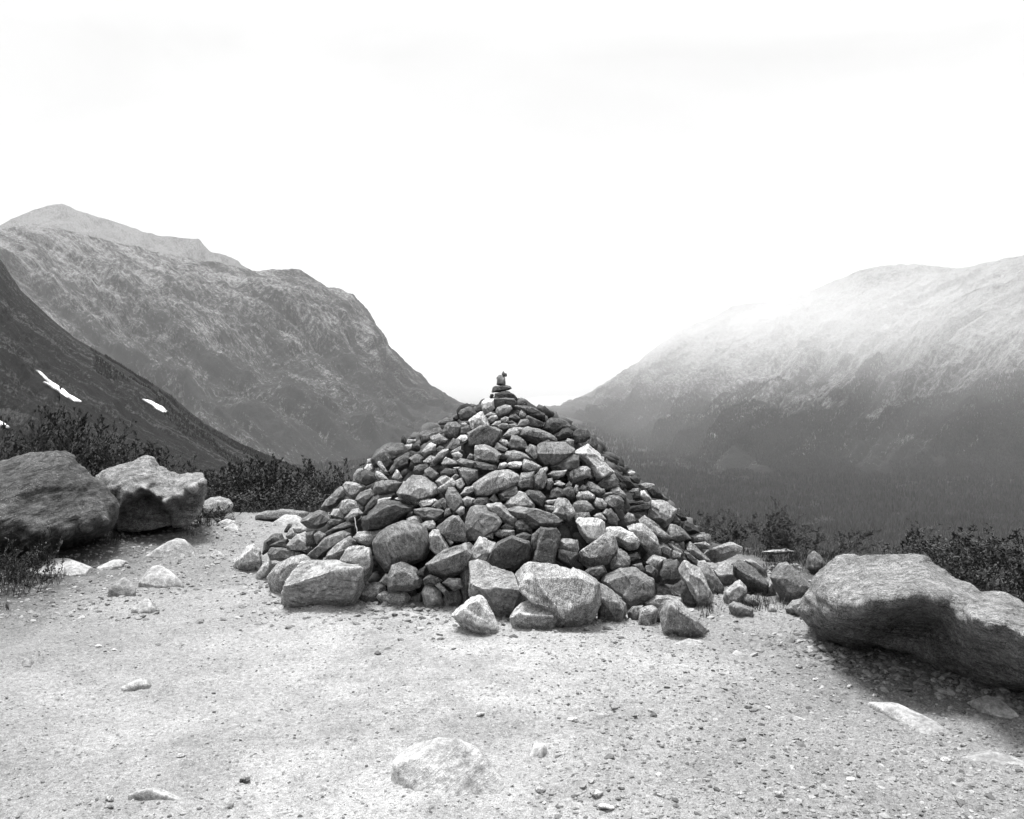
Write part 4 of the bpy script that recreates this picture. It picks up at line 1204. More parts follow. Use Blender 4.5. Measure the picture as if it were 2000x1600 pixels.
def build_rocks():
    items = []
    for i, line in enumerate(ROCKS.strip().splitlines()):
        label = ref = None
        if '#' in line:
            line, t = line.split('#')
            label, ref = [q.strip() for q in t.split('@')]
        tone, hh, *pts = line.split()
        hh = float(hh) * 1.15
        poly = np.array([tuple(map(float, p.split(','))) for p in pts])
        rs = np.random.RandomState(900 + i)
        c = poly.mean(0)
        # the far side of the outline is the raised back of the rock, the near side lies on the ground
        t = np.clip((poly[:, 1].max() - poly[:, 1]) / max(np.ptp(poly[:, 1]), 1), 0, 1)
        P = []
        for (x, y), u in zip(poly, t):
            z = -0.02 + hh * 0.5 * u
            D = (HC - z) * F / (y - HZ)
            P.append(at(x, y, D))
        P = np.array(P)
        cc = P.mean(0)
        top = cc + (P - cc) * 0.62
        top[:, 2] = np.minimum(P[:, 2] + hh * 0.28, hh * 0.62)
        low = cc + (P - cc) * 1.1
        low[:, 2] = -0.10
        back = P[t > 0.5] + np.array([0, 0.10, -0.05])
        me, loc = rock_mesh('rock', np.vstack([P, top, low, back]), 5, 5 if np.ptp(poly[:, 0]) > 60 else 4, 950 + i, MAT_PALE, rough=0.45, cuts=3, panels=False)
        o = link('rock', me, loc=loc)
        v = (0.262 if i == 0 else 0.215 if tone == 'w' else 0.15) * rs.uniform(0.93, 1.05)
        o.color = (v, v, v, 1)
        w, h = np.ptp(poly[:, 0]), np.ptp(poly[:, 1])
        items.append(dict(o=o, label=label, ref=ref, c=c, size=math.sqrt(w * h), tone=tone, word='rock half buried in gravel'))
    return items
RK = build_rocks()
MARKS = [s for s in RK if s['ref']] + [dict(ref='the cairn\'s pale shark fin', c=np.array([930, 1205.]), size=60), dict(ref='the cairn\'s front wedge', c=np.array([1335, 1215.]), size=60),
         dict(ref='the cairn\'s low left slab', c=np.array([630, 1140.]), size=90), dict(ref='the huge boulder', c=np.array([1800, 1250.]), size=260), dict(ref='the hunched stone', c=np.array([615, 1015.]), size=40), dict(ref='the rounded striped boulder', c=np.array([425, 990.]), size=40)]
label_all(RK, MARKS, 'pale rocks half buried in the gravel', 'rock')

PEBBLES = [(353, 1473, 9, 'l', 8), (192, 1257, 7, 'w', 7), (205, 1264, 4, 'm', 8), (222, 1259, 5, 'w', 6), (478, 1522, 13, 'd', 3), (215, 1558, 10, 'm', 2), (216, 1574, 7, 'd', 2), (632, 1553, 6, 'w', 8), (473, 1411, 6, 'l', 5), (938, 1404, 9, 'w', 6),
           (1118, 1414, 11, 'w', 4), (1056, 1557, 11, 'l', 5), (1287, 1520, 8, 'w', 3), (1167, 1570, 14, 'l', 4), (1183, 1590, 17, 'w', 4), (1462, 1384, 9, 'd', 5), (1662, 1532, 10, 'w', 3), (1847, 1490, 10, 'w', 5), (1883, 1385, 7, 'd', 4), (1594, 1323, 7, 'w', 2),
           (1443, 1563, 10, 'l', 4), (1519, 1567, 13, 'l', 2), (1472, 1578, 9, 'l', 4), (1441, 1228, 6, 'd', 3), (1620, 1268, 8, 'd', 6), (1878, 1336, 6, 'l', 5), (1468, 1370, 6, 'm', 4), (1500, 1383, 6, 'w', 4), (417, 1340, 5, 'd', 5), (1660, 1330, 6, 'w', 4), (1710, 1350, 8, 'l', 3), (1560, 1300, 8, 'l', 3), (1240, 1412, 8, 'l', 4)]
def build_pebbles():
    items = []
    for i, (x, y, r, tone, rnd) in enumerate(PEBBLES):
        rs = np.random.RandomState(1300 + i)
        D = HC * F / (y - HZ)
        R = r * D / F
        P = rs.randn(16, 3)
        P /= np.linalg.norm(P, axis=1, keepdims=True)
        P = P * np.array([1, 0.8, 0.55]) * R
        c = np.array([(x - 1000) / F * D, D, R * 0.3 + float(ground_z(np.array([(x - 1000) / F * D]), np.array([D]))[0])])
        me, loc = rock_mesh('pebble', P + c, rnd, 3, 1400 + i, MAT_STONE, panels=False)
        o = link('pebble', me, loc=loc)
        v = TONES[tone] * 1.1
        o.color = (v, v, v, 1)
        items.append(dict(o=o, label=None, ref=None, c=np.array([x, y], float), size=14, tone=tone, word='rounded pebble' if rnd > 5 else 'loose pebble' if rnd > 3 else 'sharp chip'))
    label_all(items, MARKS + [s for s in RK if s['size'] > 40 and s['ref']], 'loose pebbles on the gravel', 'pebble')
build_pebbles()

def build_gravel():
    rs = np.random.RandomState(77)
    P, Z = [], []
    def scatter(n, fx, fy, lo, hi, pw=2.5):
        x, y = fx(n), fy(n)
        s = lo + (hi - lo) * rs.rand(n) ** pw
        P.append(np.stack([x, y], -1))
        Z.append(s)
    U = rs.uniform
    def wedge(n, y0, y1, side):
        y = y0 * (y1 / y0) ** rs.rand(n)
        x = y * U(-0.66, 0.66, n) if side == 0 else y * (0.02 + 0.62 * rs.rand(n) ** 0.8)
        P.append(np.stack([x, y], -1))
    for n, y0, y1, side, lo, hi in ((16000, 2.6, 6.5, 0, .0022, .009), (15000, 2.6, 6.4, 1, .0025, .013), (3000, 6, 10.5, 0, .003, .012), (200, 2.8, 6.5, 1, .010, .024), (70, 2.8, 8, 0, .009, .017)):
        wedge(n, y0, y1, side)
        Z.append(lo + (hi - lo) * rs.rand(n) ** 3)
    # spall round the foot of the cairn, under the boulders and across the far left corner
    th = U(-math.pi * 1.02, 0.02, 3600)
    rr = 1.45 + np.abs(rs.randn(3600)) * 0.42
    P.append(np.stack([AX + rr * np.cos(th) * 1.05, AY + rr * np.sin(th) * 0.96], -1))
    Z.append(.004 + .024 * rs.rand(3600) ** 3)
    n = 1500
    t = rs.rand(n)
    P.append(np.stack([1.55 + 1.35 * t + rs.randn(n) * .12, 5.45 - 1.15 * t + rs.randn(n) * .16], -1))
    Z.append(.005 + .025 * rs.rand(n) ** 3)
    n = 5200
    P.append(np.stack([U(-4.6, -2.3, n), U(6.0, 9.6, n)], -1))
    Z.append(.004 + .018 * rs.rand(n) ** 3)
    P2, Zs = np.vstack(P), np.concatenate(Z)
    z = ground_z(P2[:, 0], P2[:, 1]) - Zs * 0.05
    o = pebble_cloud('gravel', np.column_stack([P2, z]), Zs, 5, MAT_GRAVEL, flat=0.6, lvl=1)
    tag(o, 'loose gravel and grit strewn over the trodden ground', 'gravel', kind='stuff')
build_gravel()
# ------------------------------------------------------------------ valley and mountains
def floor_z(D):
    return -300.0 + 0 * np.asarray(D, float)

def resample(curve, m):
    """A polyline of (px, py, distance) as m world points, evenly spaced in px."""
    c = np.array(curve, float)
    x = np.linspace(0, 1, m)
    px = c[0, 0] + (c[-1, 0] - c[0, 0]) * x
    return px, np.interp(px, c[:, 0], c[:, 1]), np.interp(px, c[:, 0], c[:, 2])

def loft(name, curves, rows, m, mat, amp, freq, seed, label, crest_amp=0.15, gully=0.0, lean=0.35, rough=4.0):
    L = []
    for c in curves:
        px, py, D = resample(c, m)
        L.append(np.stack([(px - 1000) / F * D, D, HC + (HZ - py) / F * D], -1))
    # a back slope behind the crest
    back = L[0] + np.array([0, 1, 0]) * (L[0][:, 1:2] * 0.22) + np.array([0, 0, -1]) * (L[0][:, 1:2] * 0.12 + 60)
    R = [back, L[0]]
    vv = [-0.5, 0.0]
    for a, b, n in zip(L, L[1:], rows):
        for i in range(1, n + 1):
            t = i / n
            R.append(a * (1 - t) + b * t)
            vv.append(len(vv) and vv[-1] + 1.0 / n)
    G = np.array(R)
    K = len(R)
    # smooth the kinks between the control rows (not the crest)
    for _ in range(rows[0] // 5):
        G[3:-1] = 0.5 * G[3:-1] + 0.25 * (G[2:-2] + G[4:])
    k5 = np.array([1, 2, 3, 2, 1]) / 9.0                 # and the kinks across the slope
    fr = np.clip(np.arange(-1, K - 1) / (0.3 * K), 0, 1)[:, None, None]
    for _ in range(26):
        Gp = np.pad(G, ((0, 0), (2, 2), (0, 0)), mode='edge')
        Gs = sum(w * Gp[:, i:i + m] for i, w in enumerate(k5))
        Gs[:, [0, 1, -2, -1]] = G[:, [0, 1, -2, -1]]
        G = G * (1 - fr) + Gs * fr
    V = G.reshape(-1, 3)
    u = np.concatenate([[0], np.cumsum(np.linalg.norm(np.diff(G[1], axis=0), axis=1))])
    dv = np.linalg.norm(np.diff(G, axis=0), axis=2).mean(1)
    v = np.concatenate([[0], np.cumsum(dv)])
    uv = np.stack(np.meshgrid(u, v, indexing='xy'), -1).reshape(-1, 2)
    i, j = np.meshgrid(np.arange(K - 1), np.arange(m - 1), indexing='ij')
    q = (i * m + j).ravel()
    Fc = np.stack([q, q + m, q + m + 1, q + 1], -1)
    N = vertex_normals(V, np.vstack([Fc[:, :3], Fc[:, [0, 2, 3]]]))
    N[N[:, 2] < 0] *= -1
    o = np.random.RandomState(seed).rand(3) * 100
    w = V * freq + o
    d = fbm(w, 7, 0.58) + 0.6 * (0.5 - np.abs(fbm(w * 0.8 + 9, 4)))
    if gully:
        g = np.stack([(uv[:, 0] + lean * uv[:, 1]) * freq * 2.4, uv[:, 1] * freq * 0.3, 0 * uv[:, 0] + o[0]], -1)
        d = d - gully * (1 - np.abs(fbm(g + 0.4 * vnoise(w)[:, None], 4)) * 2)
    fade = np.clip(np.repeat(np.arange(K) - 1, m) / (0.25 * K), 0, 1)
    d = d * (crest_amp + (1 - crest_amp) * fade)
    d = d * np.clip((K - 1 - np.repeat(np.arange(K), m)) / (0.14 * K), 0, 1)
    fl = np.clip((K - 1 - np.repeat(np.arange(K), m)) / (0.1 * K), 0, 1)
    V2 = V + N * (d * amp + rough * fl * (fbm(V / 55.0, 4, 0.6) + 0.7 * (0.5 - np.abs(fbm(V / 90.0 + 7, 3)))))[:, None]
    ob = link(name, mesh_np(name, V2, Fc, mat, uv=uv))
    tag(ob, label, 'mountain', kind='structure')
    return ob, V2.reshape(K, m, 3)

MAT_NEAR = mountain_material('near_slope', 0.003, 0.075, 600, 26, -0.06, 0.03, streak=0.8, fine=2.4, soft=0.06)
MAT_LEFT = mountain_material('heath_mountain', 0.011, 0.18, 90, 520, 0.85, 0.03, streak=0.45, treeline=(-300, 560, 0.08), soft=0.08)
MAT_PEAK = mountain_material('scree_peak', 0.05, 0.14, 300, 200, 0.3, -0.12, streak=0.4)
MAT_RIGHT = mountain_material('forest_mountain', 0.011, 0.20, 110, 800, -0.85, 0.02, streak=0.55, treeline=(-330, 150, 0.17), soft=0.10)

near_obj, near_grid = loft('mountain_near',
    [[(-2000, 60, 520), (-600, 200, 500), (-100, 430, 600), (0, 508, 650), (40, 568, 680), (100, 625, 720), (150, 663, 760), (250, 720, 800), (330, 768, 840), (400, 828, 860), (470, 868, 880), (560, 908, 900), (680, 954, 920), (760, 985, 930)],
     [(-2000, 560, 280), (-600, 620, 260), (-100, 740, 300), (0, 770, 330), (150, 840, 420), (300, 900, 500), (450, 945, 590), (600, 980, 720), (760, 1000, 850)],
     [(-2000, 1050, 130), (-600, 1050, 120), (-100, 1090, 120), (0, 1090, 130), (150, 1090, 200), (300, 1090, 300), (450, 1080, 420), (600, 1060, 600), (760, 1040, 800)]],
    [90, 60], 640, MAT_NEAR, 4.5, 1 / 120, 1, 'dark steep heath slope with scree bands and snow patches', crest_amp=0.12, gully=0.25, rough=0.7)
loft('mountain_left',
    [[(-900, 470, 4200), (-200, 470, 4300), (0, 452, 4300), (75, 438, 4200), (150, 452, 4200), (230, 473, 4200), (300, 489, 4200), (380, 506, 4250), (430, 512, 4250), (480, 525, 4250), (500, 528, 4250), (580, 529, 4300), (612, 540, 4300), (640, 558, 4300), (665, 564, 4300), (690, 574, 4300), (703, 592, 4300), (720, 608, 4300), (736, 640, 4300), (748, 652, 4300), (760, 676, 4350), (780, 692, 4400), (800, 712, 4450), (826, 734, 4500), (840, 752, 4550), (880, 776, 4750), (930, 802, 5000), (1010, 816, 5100)],
     [(-900, 650, 3500), (0, 650, 3500), (300, 690, 3400), (500, 712, 3400), (650, 735, 3500), (760, 775, 3750), (850, 802, 4200), (930, 813, 4750), (1010, 818, 5000)],
     [(-900, 900, 2860), (0, 900, 2860), (300, 904, 2800), (600, 908, 2740), (700, 898, 2880), (800, 876, 3260), (900, 848, 3900), (1010, 822, 4800)]],
    [170, 130], 900, MAT_LEFT, 50.0, 1 / 480, 2, 'broad grey heath mountain with a steep nose', crest_amp=0.13, gully=0.75, lean=-0.9, rough=6.0)
loft('mountain_peak',
    [[(-500, 430, 5500), (-80, 470, 5600), (0, 440, 5600), (30, 424, 5600), (60, 411, 5600), (95, 401, 5600), (123, 398, 5600), (150, 410, 5600), (180, 421, 5600), (220, 431, 5500), (240, 437, 5500), (270, 450, 5500), (300, 458, 5400), (350, 464, 5350), (388, 466, 5300), (400, 480, 5300), (412, 493, 5250), (440, 498, 5200), (462, 508, 5150), (480, 521, 5100), (520, 545, 5000), (600, 600, 4900)],
     [(-500, 640, 4600), (0, 640, 4600), (300, 650, 4500), (600, 690, 4400)]],
    [90], 420, MAT_PEAK, 26.0, 1 / 420, 4, 'pale bald peak behind the heath mountain', crest_amp=0.08)
_, right_grid = loft('mountain_right',
    [[(1040, 806, 5500), (1080, 800, 5500), (1120, 783, 5600), (1160, 762, 5600), (1200, 738, 5500), (1240, 712, 5300), (1280, 678, 5100), (1340, 640, 4800), (1400, 617, 4600), (1430, 597, 4500), (1500, 588, 4400), (1550, 578, 4300), (1590, 568, 4250), (1610, 556, 4200), (1655, 540, 4200), (1675, 529, 4200), (1750, 517, 4200), (1800, 518, 4200), (1870, 525, 4200), (1930, 512, 4300), (2000, 497, 4300), (2300, 420, 4500), (2800, 380, 4800)],
     [(1040, 807, 5450), (1120, 800, 5300), (1220, 788, 4400), (1350, 762, 3650), (1500, 742, 3150), (1650, 722, 3100), (1800, 702, 3150), (2000, 660, 3300), (2800, 560, 3900)],
     [(1040, 809, 5400), (1120, 816, 5060), (1200, 850, 3860), (1320, 896, 2930), (1450, 936, 2420), (1700, 916, 2640), (1850, 900, 2860), (2000, 890, 3010), (2800, 860, 3600)]],
    [170, 130], 900, MAT_RIGHT, 42.0, 1 / 480, 6, 'long forested mountain side with pale gullies fading into cloud', crest_amp=0.12, gully=0.7, lean=0.9, rough=6.0)
_, shoulder_grid = loft('mountain_shoulder',
    [[(1600, 770, 3030), (1640, 738, 3060), (1720, 690, 3150), (1790, 635, 3250), (1850, 592, 3300), (1900, 564, 3300), (1940, 554, 3300), (1962, 552, 3300), (1975, 545, 3300), (2000, 531, 3300), (2100, 480, 3400), (2400, 400, 3500), (2800, 360, 3600)],
     [(1600, 850, 2800), (1640, 832, 2820), (1720, 800, 2850), (1790, 765, 2850), (1850, 745, 2850), (2000, 715, 2850), (2400, 640, 2950), (2800, 600, 3100)],
     [(1600, 932, 2500), (1640, 932, 2480), (1790, 930, 2500), (2000, 928, 2530), (2400, 920, 2620), (2800, 910, 2750)]],
    [130, 90], 560, MAT_RIGHT, 24.0, 1 / 330, 8, 'nearer rocky shoulder of the forested mountain', crest_amp=0.25, gully=0.7, lean=0.9, rough=6.0)

# valley floor to the horizon, lake, far hills
m_ = Mat('forest_floor')
c_ = m_.coord('Object')
f_ = m_.rng(m_.noise(m_.coord('Object', scale=(0.0016, 0.0007, 0)), 1.0, 6, 0.6), 0.45, 0.6, 0.014, 0.03)
MAT_FLOOR = m_.done(f_)
def build_valley():
    D = np.concatenate([np.linspace(500, 6000, 150), np.geomspace(6100, 42000, 50)])
    x = np.linspace(-1, 1, 140)
    DD, xx = np.meshgrid(D, x, indexing='ij')
    X = xx * (2600 + DD * 0.75)
    Z = floor_z(DD) + 2.0 * vnoise(np.stack([X / 150, DD / 150, 0 * X], -1).reshape(-1, 3)).reshape(X.shape)
    V = np.stack([X, DD, Z], -1).reshape(-1, 3)
    n, k = DD.shape
    i, j = np.meshgrid(np.arange(n - 1), np.arange(k - 1), indexing='ij')
    q = (i * k + j).ravel()
    o = link('valley_floor', mesh_np('valley_floor', V, np.stack([q, q + 1, q + k + 1, q + k], -1), MAT_FLOOR))
    tag(o, 'flat forested valley floor running to the horizon', 'valley', kind='structure')
    w = Mat('lake_water', 0.12)
    w.b.inputs['Specular IOR Level'].default_value = 0.5
    MAT_W = w.done(0.06)
    out = [(1020, 779, 0), (1060, 774, 0), (1110, 773, 0), (1150, 776, 0), (1160, 781, 0), (1125, 786, 0), (1100, 793, 0), (1062, 795, 0), (1030, 792, 0)]
    P = []
    for px, py, _ in out:
        Dl = 297 * F / (py - HZ)
        P.append(((px - 1000) / F * Dl, Dl, 0))
    P = np.array(P)
    P[:, 2] = floor_z(P[:, 1]).max() + 3
    bm = bmesh.new()
    bm.faces.new([bm.verts.new(p) for p in P])
    bmesh.ops.triangulate(bm, faces=bm.faces)
    me = bpy.data.meshes.new('lake')
    bm.to_mesh(me)
    bm.free()
    me.materials.append(MAT_W)
    tag(link('lake', me), 'pale lake far down the valley', 'lake', kind='structure')
build_valley()
m_ = Mat('far_hill')
MAT_HILL = m_.done(0.06)
loft('distant_hills',
    [[(300, 720, 15000), (700, 716, 15500), (820, 711, 16000), (880, 713, 16000), (960, 710, 16000), (1080, 711, 16000), (1180, 715, 15800), (1300, 712, 15500), (1700, 716, 15000)],
     [(300, 737, 15000 * .94), (1700, 737, 15000 * .94)]],
    [24], 260, MAT_HILL, 14.0, 1 / 900, 12, 'low far hills beyond the valley', crest_amp=1.0, rough=0.0)

# --- forest: far too many trees to count
m_ = Mat('spruce')
g_ = m_.n('NewGeometry')
MAT_SPRUCE = m_.done(m_.op('MULTIPLY', m_.rng(g_.outputs['Random Per Island'], 0, 1, 0.003, 0.022), m_.rng(m_.noise(m_.coord('Object'), 0.010, 6, 0.7), 0.35, 0.65, 0.55, 1.5)))
def build_forest():
    rs = np.random.RandomState(21)
    P, H = [], []
    n = 120000                                            # valley floor
    D = 1330 * (4600 / 1330) ** (rs.rand(n) ** 1.15)
    px = rs.uniform(480, 2250, n)
    X = (px - 1000) / F * D
    P.append(np.stack([X, D, floor_z(D) - 1], -1))
    H.append(rs.uniform(7, 18, n) * (0.85 + 0.5 * fbm(P[-1] / 45.0, 3)))
    def on_grid(G, r0, r1, c0, c1, n, lo, hi, keep):
        K, m, _ = G.shape
        a = rs.uniform(r0 * (K - 2), r1 * (K - 2), n)
        b = rs.uniform(c0 * (m - 2), c1 * (m - 2), n)
        i, j = a.astype(int), b.astype(int)
        fa, fb = (a - i)[:, None], (b - j)[:, None]
        Q = (G[i, j] * (1 - fa) + G[i + 1, j] * fa) * (1 - fb) + (G[i, j + 1] * (1 - fa) + G[i + 1, j + 1] * fa) * fb
        k = fbm(Q * keep[0], 3) > keep[1]
        P.append(Q[k] - np.array([0, 0, 1.0]))
        H.append(rs.uniform(lo, hi, int(k.sum())))
    on_grid(near_grid, 0.03, 0.34, 0.79, 0.98, 9000, 1.2, 3.4, (1 / 60, -0.05))
    on_grid(near_grid, 0.012, 0.05, 0.80, 0.98, 3500, 1.2, 3.6, (1 / 30, -0.1))
    on_grid(right_grid, 0.60, 1.0, 0.0, 0.62, 80000, 4, 11, (1 / 200, -0.5))
    on_grid(shoulder_grid, 0.62, 1.0, 0.0, 0.5, 36000, 4, 11, (1 / 200, -0.5))
    P, H = np.vstack(P), np.concatenate(H)
    n = len(P)
    s = 5
    th = np.arange(s) * 2 * math.pi / s
    ringV = lambda r, z: np.stack([np.cos(th) * r, np.sin(th) * r, np.full(s, z)], -1)
    T = np.vstack([ringV(0.17, 0.06), [[0, 0, 0.62]], ringV(0.12, 0.42), [[0, 0, 1.0]]])
    Ft = [(k, (k + 1) % s, s) for k in range(s)] + [(s + 1 + k, s + 1 + (k + 1) % s, 2 * s + 1) for k in range(s)]
    Ft = np.array(Ft)
    w = rs.uniform(0.9, 1.9, n)
    V = T[None] * H[:, None, None]
    V[..., :2] *= w[:, None, None]
    V = V + P[:, None]
    m = len(T)
    FF = (Ft[None] + (np.arange(n) * m)[:, None, None]).reshape(-1, 3)
    o = link('forest', mesh_np('forest', V.reshape(-1, 3), FF, MAT_SPRUCE, smooth=False))
    tag(o, 'dense dark spruce forest filling the valley', 'forest', kind='stuff')
build_forest()

# --- snow patches lying on the near slope
m_ = Mat('old_snow', 0.7)
MAT_SNOW = m_.done(m_.rng(m_.noise(m_.coord('Object', scale=(.05, .05, .05)), 8, 4), 0.3, 0.7, 0.80, 0.92))
def build_snow():
    bm = bmesh.new()
    bm.from_mesh(near_obj.data)
    bvh = BVHTree.FromBMesh(bm)
    for out, lab in (([(69, 723), (80, 730), (92, 742), (100, 747), (113, 756), (124, 763), (133, 772), (145, 778), (158, 786), (147, 785), (132, 777), (115, 766), (105, 760), (83, 747), (96, 750), (88, 741), (78, 731)], 'long forked snow patch high on the dark slope'),
                     ([(277, 780), (292, 783), (303, 789), (316, 795), (327, 806), (318, 806), (306, 800), (296, 791), (284, 785)], 'short leaf-shaped snow patch on the dark slope above the knobbed boulder'),
                     ([(-14, 822), (0, 827), (8, 831), (15, 837), (4, 834), (-14, 830)], 'sliver of snow on the dark slope at the very edge')):
        out = np.array(out, float)
        d = []
        for a, b in zip(out, np.roll(out, -1, 0)):
            k = max(1, int(np.hypot(*(b - a)) / 1.3))
            d += [tuple(a + (b - a) * t / k) for t in range(k)]
        nb = len(d)
        g = [(x, y) for x in np.arange(out[:, 0].min(), out[:, 0].max(), 1.3) for y in np.arange(out[:, 1].min(), out[:, 1].max(), 1.3)]
        vo, eo, fo, *_ = delaunay_2d_cdt([Vector(p) for p in d + g], [(i, (i + 1) % nb) for i in range(nb)], [], 1, 1e-6)
        T, B = [], []
        for v in vo:
            r = Vector(ray(v.x, v.y)).normalized()
            loc, nrm, *_ = bvh.ray_cast(Vector((0, 0, HC)), r)
            if nrm.dot(r) > 0:
                nrm = -nrm
            T.append(loc + nrm * 0.7)
            B.append(loc - nrm * 0.8)
        n = len(T)
        Fc = [f for f in fo] + [[i + n for i in f][::-1] for f in fo]
        ed = {}
        for f in fo:
            for a, b in zip(f, list(f[1:]) + [f[0]]):
                ed[(a, b)] = 1
        for (a, b) in ed:
            if (b, a) not in ed:
                Fc += [[b, a, a + n], [b, a + n, b + n]]
        V = np.array([v[:] for v in T + B])
        used = sorted({i for f in Fc for i in f})
        re = {k: i for i, k in enumerate(used)}
        V, Fc = V[used], [[re[i] for i in f] for f in Fc]
        c = V.mean(0)
        o = link('snow_patch', mesh_np('snow_patch', V - c, np.array(Fc), MAT_SNOW), loc=c)
        tag(o, lab, 'snow patch', 'old snow patches on the dark slope')
build_snow()

# ------------------------------------------------------------------ shrubs
def make_shrub(seed, height, spread, nstem, leaf, nleaf, kind):
    rs = random.Random(seed)
    V, Fs, L, LF = [], [], [], []
    tips = []
    def branch(p, d, ln, r, depth):
        pts = [p]
        q, e = p.copy(), d.copy()
        n = 5
        for k in range(n):
            e = (e + Vector((rs.gauss(0, .13), rs.gauss(0, .13), rs.gauss(0.03, .08)))).normalized()
            q = q + e * ln / n
            pts.append(q.copy())
            if depth < 2 and k >= (1 if kind != 'sapling' else 2) and rs.random() < (0.85 if kind != 'bare' else 0.6):
                a = rs.uniform(0, 6.283)
                side = Vector((math.cos(a), math.sin(a), rs.uniform(0.2, 1.1 if kind != 'needle' else 0.5)))
                branch(q.copy(), (e * 0.7 + side * 0.7).normalized(), ln * rs.uniform(0.3, 0.5), r * 0.5, depth + 1)
        tube(V, Fs, pts, r, r * 0.35, 4)
        tips.append((pts, depth))
    for s in range(nstem):
        a = rs.uniform(0, 6.283)
        u = math.sqrt(rs.random())
        p = Vector((math.cos(a) * spread * 0.55 * u, math.sin(a) * spread * 0.55 * u, -0.08))
        tilt = spread / height * rs.uniform(0.0, 0.75) * (0.4 + u)
        d = Vector((math.cos(a) * tilt, math.sin(a) * tilt, 1)).normalized()
        branch(p, d, height * rs.uniform(0.55, 1.05) * (1.0 if s else 1.05), 0.004 + 0.005 * height, 0)
    def one_leaf(p, d, ln, wd):
        d = d.normalized()
        sd = d.cross(Vector((rs.gauss(0, 1), rs.gauss(0, 1), rs.gauss(0, 1))))
        if sd.length < 1e-3:
            return
        sd.normalize()
        up = sd.cross(d)
        b = len(L)
        L.extend([p, p + d * ln * 0.5 + sd * wd + up * ln * 0.06, p + d * ln, p + d * ln * 0.5 - sd * wd + up * ln * 0.06])
        LF.append((b, b + 1, b + 2, b + 3))
    per = max(1, nleaf // max(1, len(tips)))
    for pts, dep in tips:
        n = per if dep else per // 2
        for _ in range(n):
            t = rs.random() ** 0.6 * (len(pts) - 1.001)
            if kind == 'bare' and rs.random() < 0.55:
                t = (len(pts) - 1.001) * rs.uniform(0.8, 1)
            i = int(t)
            p = pts[i].lerp(pts[i + 1], t - i)
            ax = (pts[i + 1] - pts[i]).normalized()
            out = Vector((rs.gauss(0, 1), rs.gauss(0, 1), rs.gauss(0, 0.6)))
            if kind == 'needle':
                for _k in range(3):
                    o2 = Vector((rs.gauss(0, 1), rs.gauss(0, 1), rs.gauss(0, 1)))
                    one_leaf(p + ax * rs.uniform(-.02, .02), ax * 0.6 + o2.normalized() * 0.8, leaf * rs.uniform(0.7, 1.3), leaf * 0.13)
            else:
                one_leaf(p, ax * 0.9 + out.normalized() * 0.75 + Vector((0, 0, 0.35)), leaf * rs.uniform(0.6, 1.25), leaf * 0.17)
    nm = 'shrub'
    mb = mesh_np('branches', np.array([v[:] for v in V]), np.array(Fs), MAT_BARK)
    ml = mesh_np('foliage', np.array([v[:] for v in L]), np.array(LF), MAT_NEEDLE if kind == 'needle' else MAT_LEAF, smooth=False)
    return mb, ml

VAR = {
    'willow1': make_shrub(1, 1.0, 0.75, 13, 0.050, 3400, 'willow'), 'willow2': make_shrub(2, 1.0, 0.9, 16, 0.046, 3800, 'willow'),
    'willow3': make_shrub(3, 1.0, 0.6, 11, 0.054, 3000, 'willow'), 'low1': make_shrub(4, 0.6, 0.8, 18, 0.042, 3400, 'willow'),
    'bare': make_shrub(5, 1.0, 0.35, 4, 0.05, 330, 'bare'), 'sapling': make_shrub(6, 1.0, 0.22, 3, 0.055, 700, 'sapling'),
    'needle1': make_shrub(7, 1.0, 0.5, 7, 0.030, 2600, 'needle'), 'needle2': make_shrub(8, 0.8, 0.7, 10, 0.030, 3000, 'needle'),
    'tuft': make_shrub(9, 0.35, 0.3, 22, 0.075, 900, 'willow'),
}
